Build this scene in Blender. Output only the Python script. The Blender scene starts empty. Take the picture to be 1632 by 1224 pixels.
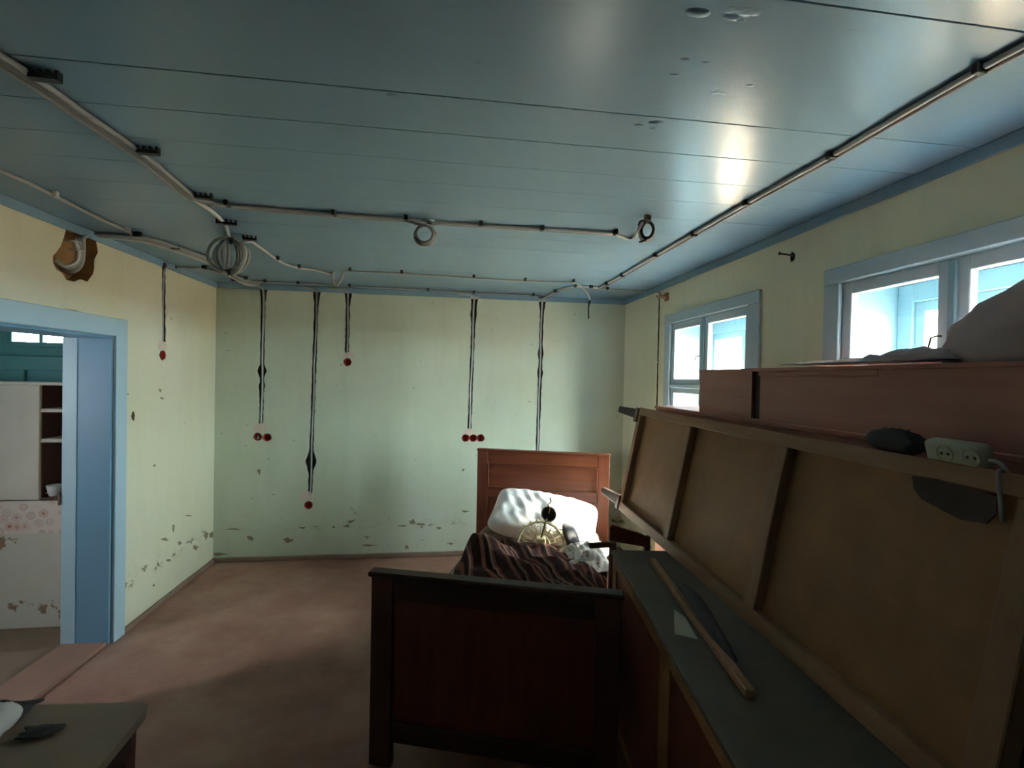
import bpy, bmesh, math, random
from mathutils import Vector, Matrix, noise
import numpy as np

random.seed(7)
SC = bpy.context.scene
COL = SC.collection

# ------------------------------------------------------------------ camera
FL, YAW, PIT, ROLL = 767.55, .1337, -.0121, .0198
CH = 1.70
XL, XR, YB, HB, HC, YF = -2.053, 1.745, 4.612, 2.452, 2.50, -3.10
WLT = .262
C = np.array([0, 0, CH])
FW = np.array([math.sin(YAW)*math.cos(PIT), math.cos(YAW)*math.cos(PIT), math.sin(PIT)])
_r0 = np.array([math.cos(YAW), -math.sin(YAW), 0]); _u0 = np.cross(_r0, FW)
RT = math.cos(ROLL)*_r0 + math.sin(ROLL)*_u0
UP = -math.sin(ROLL)*_r0 + math.cos(ROLL)*_u0
cam_data = bpy.data.cameras.new('camera'); cam = bpy.data.objects.new('camera', cam_data); COL.objects.link(cam)
cam_data.sensor_width = 36; cam_data.lens = FL/1632*36; cam_data.clip_start = .02
m = Matrix.Identity(4)
for i in range(3):
    m[i][0] = RT[i]; m[i][1] = UP[i]; m[i][2] = -FW[i]; m[i][3] = C[i]
cam.matrix_world = m
SC.camera = cam

# ------------------------------------------------------------------ world, sun, exposure
w = bpy.data.worlds.new('sky'); SC.world = w; w.use_nodes = True
bg = w.node_tree.nodes['Background']
bg.inputs[0].default_value = (.93, .97, 1.0, 1); bg.inputs[1].default_value = 9.0
sd = bpy.data.lights.new('sun', 'SUN'); sd.energy = 8; sd.angle = math.radians(5); sd.color = (1, .86, .70)
sun = bpy.data.objects.new('sun', sd); COL.objects.link(sun)
SUN_FROM = Vector((1.0, -.07, .93))
sun.rotation_euler = SUN_FROM.to_track_quat('Z', 'Y').to_euler(); sun.location = (8, 0, 8)
vs = SC.view_settings
vs.view_transform = 'Standard'; vs.look = 'None'; vs.gamma = 1; vs.use_curve_mapping = False; vs.exposure = 3.75

# ------------------------------------------------------------------ helpers
def ray(x, y): return FW + RT*(x-816)/FL + UP*(612-y)/FL
def on(ax, v, x, y):
    d = ray(x, y); t = (v-C[ax])/d[ax]; return Vector(C+t*d)
def onX(v, x, y): return on(0, v, x, y)
def onY(v, x, y): return on(1, v, x, y)
def onZ(v, x, y): return on(2, v, x, y)

def tag(o, label=None, cat=None, group=None, kind=None):
    if label: o['label'] = label
    if cat: o['category'] = cat
    if group: o['group'] = group
    if kind: o['kind'] = kind
    return o
def empty(name, loc=(0, 0, 0), rz=0, label=None, cat=None, group=None):
    o = bpy.data.objects.new(name, None); COL.objects.link(o); o.location = loc; o.rotation_euler = (0, 0, rz)
    o.empty_display_size = .05
    return tag(o, label, cat, group)
def link(name, me, mat, parent=None, smooth=False):
    o = bpy.data.objects.new(name, me); COL.objects.link(o)
    if mat is not None and len(me.materials) == 0: me.materials.append(mat)
    if parent is not None:
        o.parent = parent
    if smooth:
        me.polygons.foreach_set('use_smooth', [True]*len(me.polygons))
    me.update()
    return o
def wpar(o, parent):
    """parent o (built in world coordinates) keeping it in place"""
    bpy.context.view_layer.update()
    o.parent = parent; o.matrix_parent_inverse = parent.matrix_world.inverted(); return o
def obj(name, vf, mat, parent=None, smooth=False):
    me = bpy.data.meshes.new(name); me.from_pydata([tuple(v) for v in vf[0]], [], [tuple(f) for f in vf[1]])
    bm = bmesh.new(); bm.from_mesh(me); bmesh.ops.recalc_face_normals(bm, faces=bm.faces); bm.to_mesh(me); bm.free()
    return link(name, me, mat, parent, smooth)
def bobj(name, bm, mat, parent=None, smooth=False):
    bmesh.ops.recalc_face_normals(bm, faces=bm.faces)
    me = bpy.data.meshes.new(name); bm.to_mesh(me); bm.free(); return link(name, me, mat, parent, smooth)
HEX = [(0, 1, 2, 3), (7, 6, 5, 4), (0, 4, 5, 1), (1, 5, 6, 2), (2, 6, 7, 3), (3, 7, 4, 0)]
def boxv(a, b):
    x0, y0, z0 = a; x1, y1, z1 = b
    return [(x0, y0, z0), (x1, y0, z0), (x1, y1, z0), (x0, y1, z0), (x0, y0, z1), (x1, y0, z1), (x1, y1, z1), (x0, y1, z1)]
def hexbm(vs8, bev=0, seg=1):
    bm = bmesh.new(); v = [bm.verts.new(p) for p in vs8]
    for f in HEX: bm.faces.new([v[i] for i in f])
    if bev: bmesh.ops.bevel(bm, geom=list(bm.edges), offset=bev, segments=seg, profile=.5, affect='EDGES')
    return bm
def box(name, a, b, mat, parent=None, bev=.003, seg=1):
    return bobj(name, hexbm(boxv(a, b), bev, seg), mat, parent)
def hexa(name, vs8, mat, parent=None, bev=.003):
    return bobj(name, hexbm(vs8, bev), mat, parent)
def catmull(pts, n=6):
    pts = [Vector(p) for p in pts]
    if len(pts) < 3: return pts
    P = [2*pts[0]-pts[1]] + pts + [2*pts[-1]-pts[-2]]; out = []
    for i in range(1, len(P)-2):
        for k in range(n):
            t = k/n; a, b, c, d = P[i-1], P[i], P[i+1], P[i+2]
            out.append(.5*((2*b)+(c-a)*t+(2*a-5*b+4*c-d)*t*t+(3*b-a-3*c+d)*t**3))
    out.append(pts[-1]); return out
def tubevf(pts, r, seg=8, closed=False):
    pts = [Vector(p) for p in pts]; n = len(pts)
    T = [(pts[(i+1) % n if closed else min(i+1, n-1)]-pts[(i-1) % n if closed else max(i-1, 0)]).normalized() for i in range(n)]
    ref = Vector((0, 0, 1)) if abs(T[0].z) < .9 else Vector((1, 0, 0))
    N = (ref - T[0]*ref.dot(T[0])).normalized(); V = []; F = []
    for i in range(n):
        N = (N - T[i]*N.dot(T[i])).normalized(); B = T[i].cross(N)
        rr = r[i] if hasattr(r, '__len__') else r
        for k in range(seg):
            a = 2*math.pi*k/seg; V.append(pts[i]+(N*math.cos(a)+B*math.sin(a))*rr)
    for i in range(n if closed else n-1):
        j = (i+1) % n
        for k in range(seg):
            l = (k+1) % seg; F.append((i*seg+k, i*seg+l, j*seg+l, j*seg+k))
    if not closed:
        F.append(tuple(range(seg-1, -1, -1))); F.append(tuple((n-1)*seg+k for k in range(seg)))
    return V, F
def tube(name, pts, r, mat, parent=None, seg=8, closed=False, smooth_path=True):
    p = catmull(pts) if smooth_path and not closed else pts
    return obj(name, tubevf(p, r, seg, closed), mat, parent, True)
def lathevf(prof, seg=20, M=None):
    V = []; F = []
    for (r, z) in prof:
        for k in range(seg):
            a = 2*math.pi*k/seg; p = Vector((r*math.cos(a), r*math.sin(a), z)); V.append(M @ p if M else p)
    for i in range(len(prof)-1):
        for k in range(seg):
            l = (k+1) % seg; F.append((i*seg+k, i*seg+l, (i+1)*seg+l, (i+1)*seg+k))
    return V, F
def prism(poly, d0, d1, mapf):
    """poly of (u,v), extruded from d0 to d1, mapf(u,v,d)->world"""
    n = len(poly); V = [mapf(u, v, d0) for u, v in poly]+[mapf(u, v, d1) for u, v in poly]
    F = [tuple(range(n)), tuple(range(2*n-1, n-1, -1))]+[(i, (i+1) % n, n+(i+1) % n, n+i) for i in range(n)]
    return V, F
def evalcut(o, cutters):
    for c in cutters:
        md = o.modifiers.new('cut', 'BOOLEAN'); md.operation = 'DIFFERENCE'; md.solver = 'EXACT'; md.object = c
        try: md.material_mode = 'TRANSFER'
        except Exception: pass
    dg = bpy.context.evaluated_depsgraph_get(); dg.update()
    me = bpy.data.meshes.new_from_object(o.evaluated_get(dg))
    o.modifiers.clear(); old = o.data; o.data = me; bpy.data.meshes.remove(old)
    for c in cutters:
        cm = c.data; bpy.data.objects.remove(c); bpy.data.meshes.remove(cm)
    o.data.name = o.name

# ------------------------------------------------------------------ materials
class NT:
    def __init__(s, name):
        s.m = bpy.data.materials.new(name); s.m.use_nodes = True; s.t = s.m.node_tree; s.n = s.t.nodes
        s.b = s.n['Principled BSDF']
    def add(s, kind, **kw):
        n = s.n.new(kind)
        for k, v in kw.items():
            if k.startswith('i_'): n.inputs[k[2:].replace('_', ' ')].default_value = v
            else: setattr(n, k, v)
        return n
    def l(s, a, b): s.t.links.new(a, b)
    def coord(s, scale=(1, 1, 1), kind='Object', rot=(0, 0, 0)):
        c = s.add('ShaderNodeTexCoord'); mp = s.add('ShaderNodeMapping'); mp.inputs['Scale'].default_value = scale
        mp.inputs['Rotation'].default_value = rot
        s.l(c.outputs[kind], mp.inputs[0]); return mp.outputs[0]
    def noise(s, vec, scale, detail=4, rough=.6):
        n = s.add('ShaderNodeTexNoise', i_Scale=scale, i_Detail=detail, i_Roughness=rough); s.l(vec, n.inputs['Vector']); return n.outputs[0]
    def ramp(s, fac, stops):
        r = s.add('ShaderNodeValToRGB'); e = r.color_ramp.elements
        while len(e) < len(stops): e.new(.5)
        for el, (p, c) in zip(e, stops): el.position = p; el.color = (*c, 1) if len(c) == 3 else c
        s.l(fac, r.inputs[0]); return r.outputs[0]
    def mix(s, fac, a, b, mode='MIX'):
        n = s.add('ShaderNodeMix', data_type='RGBA', blend_type=mode)
        for sock, v in ((n.inputs[0], fac), (n.inputs[6], a), (n.inputs[7], b)):
            if hasattr(v, 'links'): s.l(v, sock)
            elif isinstance(v, (int, float)): sock.default_value = v
            else: sock.default_value = (*v, 1)
        return n.outputs[2]
    def math(s, op, a, b=0, c=0):
        n = s.add('ShaderNodeMath', operation=op)
        for i, v in enumerate((a, b, c)):
            if hasattr(v, 'links'): s.l(v, n.inputs[i])
            else: n.inputs[i].default_value = v
        return n.outputs[0]
    def color(s, c):
        if hasattr(c, 'links'): s.l(c, s.b.inputs['Base Color'])
        else: s.b.inputs['Base Color'].default_value = (*c, 1)
    def bump(s, h, strength=.3, dist=.01):
        n = s.add('ShaderNodeBump', i_Strength=strength, i_Distance=dist); s.l(h, n.inputs['Height']); s.l(n.outputs[0], s.b.inputs['Normal'])
def sc(c, k): return tuple(min(1, x*k) for x in c)
def paint(name, col, rough=.5, var=.12, scale=4, bump=.15, bscale=40, stretch=(1, 1, 1), spec=.5, metal=0, rot=(0, 0, 0)):
    t = NT(name); v = t.coord(stretch, rot=rot); n = t.noise(v, scale, 5)
    t.color(t.mix(n, sc(col, 1-var), sc(col, 1+var))); t.b.inputs['Roughness'].default_value = rough
    t.b.inputs['Specular IOR Level'].default_value = spec; t.b.inputs['Metallic'].default_value = metal
    if bump: t.bump(t.noise(v, bscale, 4), bump, .004)
    return t.m
def wood(name, col, dark, rough=.45, axis=2, scale=3, bump=.1, spec=.4):
    s = [14, 14, 14]; s[axis] = 1.0
    t = NT(name); v = t.coord(tuple(s)); n = t.noise(v, scale, 6, .65); n2 = t.noise(t.coord(), 2.5, 3)
    c = t.ramp(n, [(.3, dark), (.7, col)]); t.color(t.mix(t.math('MULTIPLY', n2, .5), c, sc(dark, .8)))
    t.b.inputs['Roughness'].default_value = rough; t.b.inputs['Specular IOR Level'].default_value = spec
    t.bump(n, bump, .003); return t.m
def wallpaint(name, col, col2, chip=(.20, .17, .12), lo=.62):
    t = NT(name); v = t.coord(); g = t.add('ShaderNodeSeparateXYZ'); t.l(v, g.inputs[0]); z = g.outputs[2]
    n = t.noise(v, 1.1, 5); c = t.mix(t.ramp(n, [(.35, (0, 0, 0)), (.65, (1, 1, 1))]), col, col2)
    # vertical streaks / smudges
    st = t.noise(t.coord((5, 5, .7)), 1.6, 5); c = t.mix(t.math('MULTIPLY', t.ramp(st, [(.5, (0, 0, 0)), (.8, (1, 1, 1))]), .22), c, sc(col, .66))
    # small specks everywhere
    sp = t.noise(v, 16, 3); c = t.mix(t.ramp(sp, [(.70, (0, 0, 0)), (.74, (1, 1, 1))]), c, sc(col, .62))
    # flaking paint in a band over the floor
    zone = t.add('ShaderNodeMapRange'); t.l(z, zone.inputs[0]); zone.inputs[1].default_value = .12; zone.inputs[2].default_value = lo
    band = t.ramp(zone.outputs[0], [(0, (.5, .5, .5)), (.35, (1, 1, 1)), (.75, (.75, .75, .75)), (1, (0, 0, 0))])
    f = t.noise(t.coord((1, 1, 2.0)), 7.5, 7, .66); f2 = t.noise(v, 1.7, 3)
    k = t.math('MULTIPLY', t.math('ADD', f, t.math('MULTIPLY', t.math('SUBTRACT', f2, .5), .55)), band)
    chipm = t.ramp(k, [(.585, (0, 0, 0)), (.605, (1, 1, 1))])
    halo = t.ramp(k, [(.46, (0, 0, 0)), (.60, (1, 1, 1))])
    c = t.mix(t.math('MULTIPLY', halo, .25), c, sc(col, .7))
    c = t.mix(chipm, c, chip)
    t.color(c); t.b.inputs['Roughness'].default_value = .5; t.b.inputs['Specular IOR Level'].default_value = .35
    h = t.math('SUBTRACT', t.math('MULTIPLY', t.noise(v, 9, 5), .5), t.math('MULTIPLY', chipm, .5)); t.bump(h, .35, .012)
    return t.m

M = {}
M['wall_green'] = wallpaint('mint_green_wall_paint', (.52, .57, .43), (.58, .62, .51))
M['wall_cream'] = wallpaint('yellow_green_wall_paint', (.60, .57, .41), (.62, .60, .48))
M['wall_right'] = wallpaint('pale_yellow_wall_paint', (.70, .67, .49), (.73, .70, .53))
M['chase'] = paint('raw_chased_plaster', (.065, .05, .036), .95, .4, 30, .8, 60)
M['hole'] = paint('broken_clay_brick', (.34, .19, .085), .95, .4, 14, 1.0, 40)
M['patch'] = paint('pinkish_fresh_plaster', (.62, .50, .44), .85, .12, 20, .4, 60)
M['red_box'] = paint('red_plastic', (.32, .022, .016), .4, .15, 10, 0)
M['conduit'] = paint('grey_plastic_conduit', (.29, .295, .295), .5, .08, 20, .1, 200)
M['conduit_dark'] = paint('darker_grey_conduit', (.20, .20, .20), .5, .1, 20, .1, 200)
M['white_cable'] = paint('white_plastic_cable', (.44, .45, .45), .45, .05, 20, 0)
M['black'] = paint('black_plastic', (.012, .012, .013), .45, .2, 20, 0)
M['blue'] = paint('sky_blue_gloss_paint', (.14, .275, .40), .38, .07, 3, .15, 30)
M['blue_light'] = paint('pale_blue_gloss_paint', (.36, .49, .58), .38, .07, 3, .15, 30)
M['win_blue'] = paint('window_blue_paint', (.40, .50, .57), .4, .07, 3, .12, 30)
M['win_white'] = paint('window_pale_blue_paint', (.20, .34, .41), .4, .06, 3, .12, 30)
M['teal'] = paint('teal_gloss_paint', (.05, .20, .22), .4, .2, 3, .15, 30)
M['dirty_white'] = paint('grimy_white_paint', (.55, .47, .41), .6, .22, 2.5, .2, 30)
M['mahog'] = wood('red_brown_veneer', (.20, .060, .028), (.115, .032, .016), .33, 0, 2.2)
M['mahog_v'] = wood('red_brown_veneer_upright', (.19, .056, .027), (.11, .031, .016), .35, 2, 2.2)
M['dark_wood'] = wood('dark_stained_wood', (.14, .050, .032), (.08, .028, .019), .45, 2, 2.5)
M['dark_wood_x'] = wood('dark_stained_wood_lengthwise', (.075, .03, .02), (.04, .017, .011), .5, 0, 2.5)
M['foot_panel'] = wood('dark_red_veneer', (.21, .056, .031), (.12, .031, .019), .42, 2, 2)
M['dusty'] = paint('dusty_grey_wood', (.12, .10, .075), .8, .3, 5, .3, 50)
M['table'] = paint('worn_brown_table_paint', (.25, .175, .125), .7, .35, 4, .3, 50)
M['leg_wood'] = wood('blackened_wood', (.035, .016, .011), (.018, .009, .007), .5, 1, 2.5)
M['hardboard'] = paint('brown_hardboard', (.29, .138, .054), .6, .4, 7, .25, 120)
M['raw_wood'] = wood('raw_pine_batten', (.38, .215, .125), (.27, .145, .082), .65, 2, 2.5)
M['raw_wood_y'] = wood('raw_pine_rail', (.38, .215, .125), (.27, .145, .082), .65, 1, 2.5)
M['stack_red'] = wood('faded_red_veneer', (.52, .225, .175), (.42, .165, .13), .4, 1, 1.5)
M['stack_dark'] = wood('dark_red_gap', (.075, .022, .018), (.05, .016, .013), .5, 2, 2)
M['cup_metal'] = paint('tarnished_brass', (.26, .21, .14), .35, .2, 10, .1, 60, metal=.7)
M['cream_metal'] = paint('cream_enamelled_metal', (.66, .58, .36), .4, .1, 20, .1, 60)
M['white_cloth'] = paint('white_cotton', (.76, .72, .70), .9, .05, 6, .3, 90)
M['grey_cloth'] = paint('pinkish_grey_cloth', (.36, .27, .27), .9, .12, 6, .3, 90)
M['dark_piece'] = paint('dark_grey_cloth', (.06, .055, .06), .9, .2, 12, .3, 90)
M['brown_patch'] = paint('blackish_brown_patch', (.07, .045, .04), .95, .3, 20, .4, 90)
M['paper'] = paint('yellowed_paper', (.42, .41, .32), .8, .1, 9, .1, 30)
M['metal'] = paint('rusty_metal', (.10, .07, .05), .5, .3, 30, .2, 60, metal=.8)
M['porcelain'] = paint('white_porcelain', (.7, .68, .7), .3, .04, 10, 0)
M['threshold'] = paint('red_brown_floor_paint', (.30, .155, .115), .6, .25, 6, .25, 40)
M['ground'] = paint('dry_sunlit_ground', (.32, .205, .135), .95, .2, .7, .4, 6)
M['base'] = paint('brown_skirting_paint', (.22, .145, .105), .7, .25, 8, .3, 50)
M['peel'] = None

def mk_ceiling():
    t = NT('blue_grey_gloss_ceiling_paint'); v = t.coord((.25, 1, 1)); n = t.noise(t.coord(), .9, 4)
    t.color(t.mix(n, (.195, .315, .42), (.225, .35, .455))); t.b.inputs['Roughness'].default_value = .25
    t.b.inputs['Specular IOR Level'].default_value = .34
    a = t.noise(v, 26, 6, .7); b = t.noise(t.coord(), 3.2, 4, .5)
    blob = t.ramp(t.noise(t.coord((.6, 1, 1)), 11, 3), [(.70, (0, 0, 0)), (.78, (1, 1, 1))])
    h = t.math('ADD', t.math('MULTIPLY', a, .30), t.math('ADD', t.math('MULTIPLY', b, .35), t.math('MULTIPLY', blob, .5)))
    t.bump(h, .22, .012); return t.m
M['ceil'] = mk_ceiling()
M['seam'] = paint('dark_seam_shadow_wood', (.06, .075, .08), .9, .2, 10, 0)

def mk_floor():
    t = NT('worn_red_brown_floor_paint'); v = t.coord(); n = t.noise(v, 1.6, 7, .65); n2 = t.noise(t.coord((.6, 3, 1), rot=(0, 0, .5)), 3.0, 6, .7)
    c = t.ramp(n, [(.30, (.20, .080, .058)), (.50, (.34, .165, .125)), (.70, (.44, .27, .20))])
    c = t.mix(t.math('MULTIPLY', t.ramp(n2, [(.45, (0, 0, 0)), (.75, (1, 1, 1))]), .45), c, (.30, .215, .165))
    s = t.noise(v, 34, 3); c = t.mix(t.ramp(s, [(.73, (0, 0, 0)), (.77, (1, 1, 1))]), c, (.36, .29, .24))
    t.color(c); t.b.inputs['Roughness'].default_value = .55; t.b.inputs['Specular IOR Level'].default_value = .35
    t.bump(t.math('ADD', n2, t.math('MULTIPLY', t.noise(v, 40, 4), .4)), .25, .008); return t.m
M['floor'] = mk_floor()

def mk_stripes():
    t = NT('striped_wool_blanket'); u = t.add('ShaderNodeUVMap'); g = t.add('ShaderNodeSeparateXYZ'); t.l(u.outputs[0], g.inputs[0])
    x = t.math('FRACT', t.math('MULTIPLY', g.outputs[0], 9.0))
    D = (.050, .026, .022); R = (.22, .075, .055); P = (.25, .125, .095); Cc = (.38, .27, .20); K = (.025, .018, .018)
    r = t.add('ShaderNodeValToRGB'); r.color_ramp.interpolation = 'CONSTANT'; e = r.color_ramp.elements
    st = [(0, D), (.22, R), (.30, P), (.36, R), (.42, K), (.62, P), (.66, Cc), (.70, P), (.74, R), (.82, D)]
    while len(e) < len(st): e.new(.5)
    for el, (p, c) in zip(e, st): el.position = p; el.color = (*c, 1)
    t.l(x, r.inputs[0]); t.color(t.mix(t.noise(t.coord(), 60, 3), r.outputs[0], sc(D, .9))) 
    t.color(t.mix(t.math('MULTIPLY', t.noise(t.coord(), 60, 3), .5), r.outputs[0], D))
    t.b.inputs['Roughness'].default_value = .95; t.b.inputs['Specular IOR Level'].default_value = .1
    t.bump(t.noise(t.coord(), 150, 3), .4, .004); return t.m
M['stripes'] = mk_stripes()

def mk_mattress():
    t = NT('worn_patterned_mattress_ticking'); v = t.coord(); n = t.noise(v, 3.2, 5)
    c = t.ramp(n, [(.35, (.16, .085, .06)), (.5, (.27, .19, .14)), (.68, (.33, .26, .20))]); t.color(c)
    t.b.inputs['Roughness'].default_value = .95; t.bump(t.noise(v, 70, 4), .4, .004); return t.m
M['mattress'] = mk_mattress()

def mk_floral():
    t = NT('red_flowered_oilcloth'); v = t.coord((1, .01, 1)); vo = t.add('ShaderNodeTexVoronoi', i_Scale=15.0); t.l(v, vo.inputs['Vector'])
    d = t.ramp(vo.outputs['Distance'], [(0, (.55, .16, .10)), (.16, (.42, .10, .08)), (.30, (.60, .42, .36)), (.42, (.42, .30, .28)), (.47, (.60, .47, .42)), (1, (.63, .52, .46))])
    cc = t.add('ShaderNodeSeparateColor'); t.l(vo.outputs['Color'], cc.inputs[0])
    t.color(t.mix(t.math('GREATER_THAN', cc.outputs[0], .5), t.mix(.35, d, (.58, .46, .42)), d)); t.b.inputs['Roughness'].default_value = .45; return t.m
M['floral'] = mk_floral()
def mk_floral2():
    t = NT('flower_printed_cotton'); v = t.coord(); vo = t.add('ShaderNodeTexVoronoi', i_Scale=32.0); t.l(v, vo.inputs['Vector'])
    cc = t.add('ShaderNodeSeparateColor'); t.l(vo.outputs['Color'], cc.inputs[0])
    d = t.ramp(vo.outputs['Distance'], [(0, (.36, .16, .12)), (.28, (.48, .30, .24)), (.42, (.70, .62, .55)), (1, (.72, .66, .60))])
    t.color(t.mix(t.math('GREATER_THAN', cc.outputs[0], .55), (.72, .66, .60), d)); t.b.inputs['Roughness'].default_value = .9; return t.m
M['floral2'] = mk_floral2()
def mk_plaster_low():
    t = NT('flaking_whitewash'); v = t.coord(); n = t.noise(v, 5, 6, .6); b = t.noise(v, 1.4, 3)
    c = t.mix(b, (.44, .39, .34), (.56, .51, .46)); c = t.mix(t.ramp(n, [(.585, (0, 0, 0)), (.61, (1, 1, 1))]), c, (.22, .13, .075)); t.color(c)
    t.b.inputs['Roughness'].default_value = .85; t.bump(n, .3, .01); return t.m
M['whitewash'] = mk_plaster_low()
def mk_glass():
    m = bpy.data.materials.new('window_glass'); m.use_nodes = True; t = m.node_tree; t.nodes.clear()
    o = t.nodes.new('ShaderNodeOutputMaterial'); mx = t.nodes.new('ShaderNodeMixShader'); tr = t.nodes.new('ShaderNodeBsdfTransparent'); gl = t.nodes.new('ShaderNodeBsdfGlossy')
    tr.inputs[0].default_value = (.93, .97, .96, 1); gl.inputs['Roughness'].default_value = .02; mx.inputs[0].default_value = .06
    t.links.new(tr.outputs[0], mx.inputs[1]); t.links.new(gl.outputs[0], mx.inputs[2]); t.links.new(mx.outputs[0], o.inputs[0]); return m
M['glass'] = mk_glass()

def structure(o): o['kind'] = 'structure'; return o

# ------------------------------------------------------------------ floor, ceiling
structure(box('floor', (XL-.05, YF-.2, -.12), (XR+.05, YB+.1, 0), M['floor'], bev=0))
ceiling = structure(box('ceiling', (XL-.4, YF-.3, HC+.02), (XR+.4, YB+.3, HC+.10), M['seam'], bev=0))
seams = [YF-.05, -2.7, -2.23, -1.77, -1.3, -.84, -.37, .0, .47, .93, 1.40, 1.612, 1.825, 2.03, 2.26, 2.50, 2.735, 2.97, 3.20, 3.43, 3.66, 3.90, 4.13, 4.36, YB+.03]
for i in range(len(seams)-1):
    gap = .0018 if seams[i] < 1.7 else .0010
    gb = .0018 if seams[i+1] < 1.7 else .0010
    bm = hexbm(boxv((XL-.02, seams[i]+gap, HC), (XR+.02, seams[i+1]-gb, HC+.022)), .0010)
    bobj('plank', bm, M['ceil'], ceiling)

for (x, y, a_) in ((1112, 20, .020), (1165, 28, .014), (1180, 33, .008), (1092, 95, .009), (1075, 120, .011), (1195, 136, .008), (1018, 200, .012), (1048, 196, .020), (625, 152, .012), (1125, 100, .008), (762, 100, .006), (1040, 205, .008)):
    p_ = onZ(HC, x, y); V_, F_ = lathevf([(1, .002), (.8, -.12), (.5, -.22), (.2, -.27), (.01, -.28)], 10)
    V_ = [(p_.x+v.x*a_*1.5*(1+.4*noise.noise(v*2+Vector((x, y, 0)))), p_.y+v.y*a_*.7*(1+.4*noise.noise(v*3+Vector((y, x, 0)))), p_.z+v.z*a_) for v in V_]
    obj('paint_lump', (V_, F_), M['ceil'], ceiling, True)

# ------------------------------------------------------------------ walls
def jag_prism(cen, z0, z1, wid, axis, plane, depth, jag=.004, mat=None, wide_top=0, bulges=()):
    """irregular vertical groove cutter. cen(z)->coordinate along the wall"""
    n = max(3, int((z1-z0)/.03)); V = []; F = []
    s = 1 if (axis in ('back', 'right')) else -1
    for i in range(n+1):
        z = z0+(z1-z0)*i/n; c = cen(z); ww = wid
        if wide_top and z > z1-.12: ww += wide_top*(1-(z1-z)/.12)
        for (bz, bw, bh) in bulges:
            if abs(z-bz) < bh: ww += bw*(1-abs(z-bz)/bh)
        a = c-ww/2-random.random()*jag; b = c+ww/2+random.random()*jag
        for (u, d) in ((a, -.03), (b, -.03), (b, depth), (a, depth)):
            p = plane+s*d
            V.append((u, p, z) if axis == 'back' else (p, u, z))
    for i in range(n):
        for k in range(4):
            l = (k+1) % 4; F.append((i*4+k, i*4+l, i*4+4+l, i*4+4+k))
    F.append((3, 2, 1, 0)); F.append(tuple(n*4+k for k in range(4)))
    return obj('cutter', (V, F), mat or M['chase'])
def lin(pa, pb, k):
    return lambda z: pa[k]+(pb[k]-pa[k])*(z-pa[2])/(pb[2]-pa[2])
def cyl_cut(p, axis, r, depth, mat=None):
    s = 1 if axis in ('back', 'right') else -1; n = 14; poly = [(r*math.cos(2*math.pi*k/n)*(1+random.uniform(-.05, .08)), r*math.sin(2*math.pi*k/n)*(1+random.uniform(-.05, .08))) for k in range(n)]
    if axis == 'back': mp = lambda u, v, d: (p[0]+u, p[1]+d, p[2]+v)
    else: mp = lambda u, v, d: (p[0]+s*d, p[1]+u, p[2]+v)
    return obj('cutter', prism(poly, -.03, depth, mp), mat or M['chase'])

# back wall -----------------------------------------------------
wall_back = structure(box('wall_back', (XL-WLT, YB, -.05), (XR+.38, YB+.30, HC+.02), M['wall_green'], bev=0))
DROPS = [  # top pixel, bottom pixel
    ((420, 462), (416, 683)), ((505, 463), (494, 786)), ((555, 463), (553, 562)), ((756, 474), (748, 684)), ((864, 486), (854, 800))]
cut = []
for i, (a, b) in enumerate(DROPS):
    pa, pb = onY(YB, *a), onY(YB, *b)
    bul = {0: [(1.72, .05, .06), (1.58, .03, .04)], 1: [(.90, .07, .10)], 2: [], 3: [(2.30, .03, .1)], 4: [(1.95, .03, .06), (1.75, .025, .05)]}[i]
    cut.append(jag_prism(lin(pa, pb, 0), pb.z, HB-.0, .030, 'back', YB, .030, .006, wide_top=.03, bulges=bul))
BOXES = [(411, 696), (426, 697), (492, 805), (554, 577), (742, 698), (754, 698), (766, 698)]
for q in BOXES: cut.append(cyl_cut(onY(YB, *q), 'back', .037, .06))
evalcut(wall_back, cut)

# left wall -----------------------------------------------------
D0, D1, DT = 2.36, 3.285, 1.912           # doorway
wall_left = structure(box('wall_left', (XL-WLT, YF-.3, -.05), (XL, YB, HC+.02), M['wall_cream'], bev=0))
cut = [box('cutter', (XL-.5, D0, -.2), (XL+.2, D1, DT), M['wall_cream'], bev=0)]
hole_px = [(105, 366), (112, 360), (135, 362), (153, 366), (151, 378), (155, 394), (156, 402), (150, 414), (150, 428), (148, 437), (139, 449), (128, 445), (118, 449), (106, 446), (98, 434), (90, 430), (85, 420), (84, 408), (90, 402), (97, 392), (101, 380)]
hp = [onX(XL, *q) for q in hole_px]
cut.append(obj('cutter', prism([(p.y, min(p.z, HB+.03)) for p in hp], .03, -.10, lambda u, v, d: (XL+d, u, v)), M['hole']))
LA, LB = onX(XL, 261, 430), onX(XL, 261, 545)
cut.append(jag_prism(lin(LA, LB, 1), LB.z, HB, .034, 'left', XL, .03, .008))
LBX = onX(XL, 259, 566); cut.append(cyl_cut(LBX, 'left', .036, .06))
evalcut(wall_left, cut)

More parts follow.
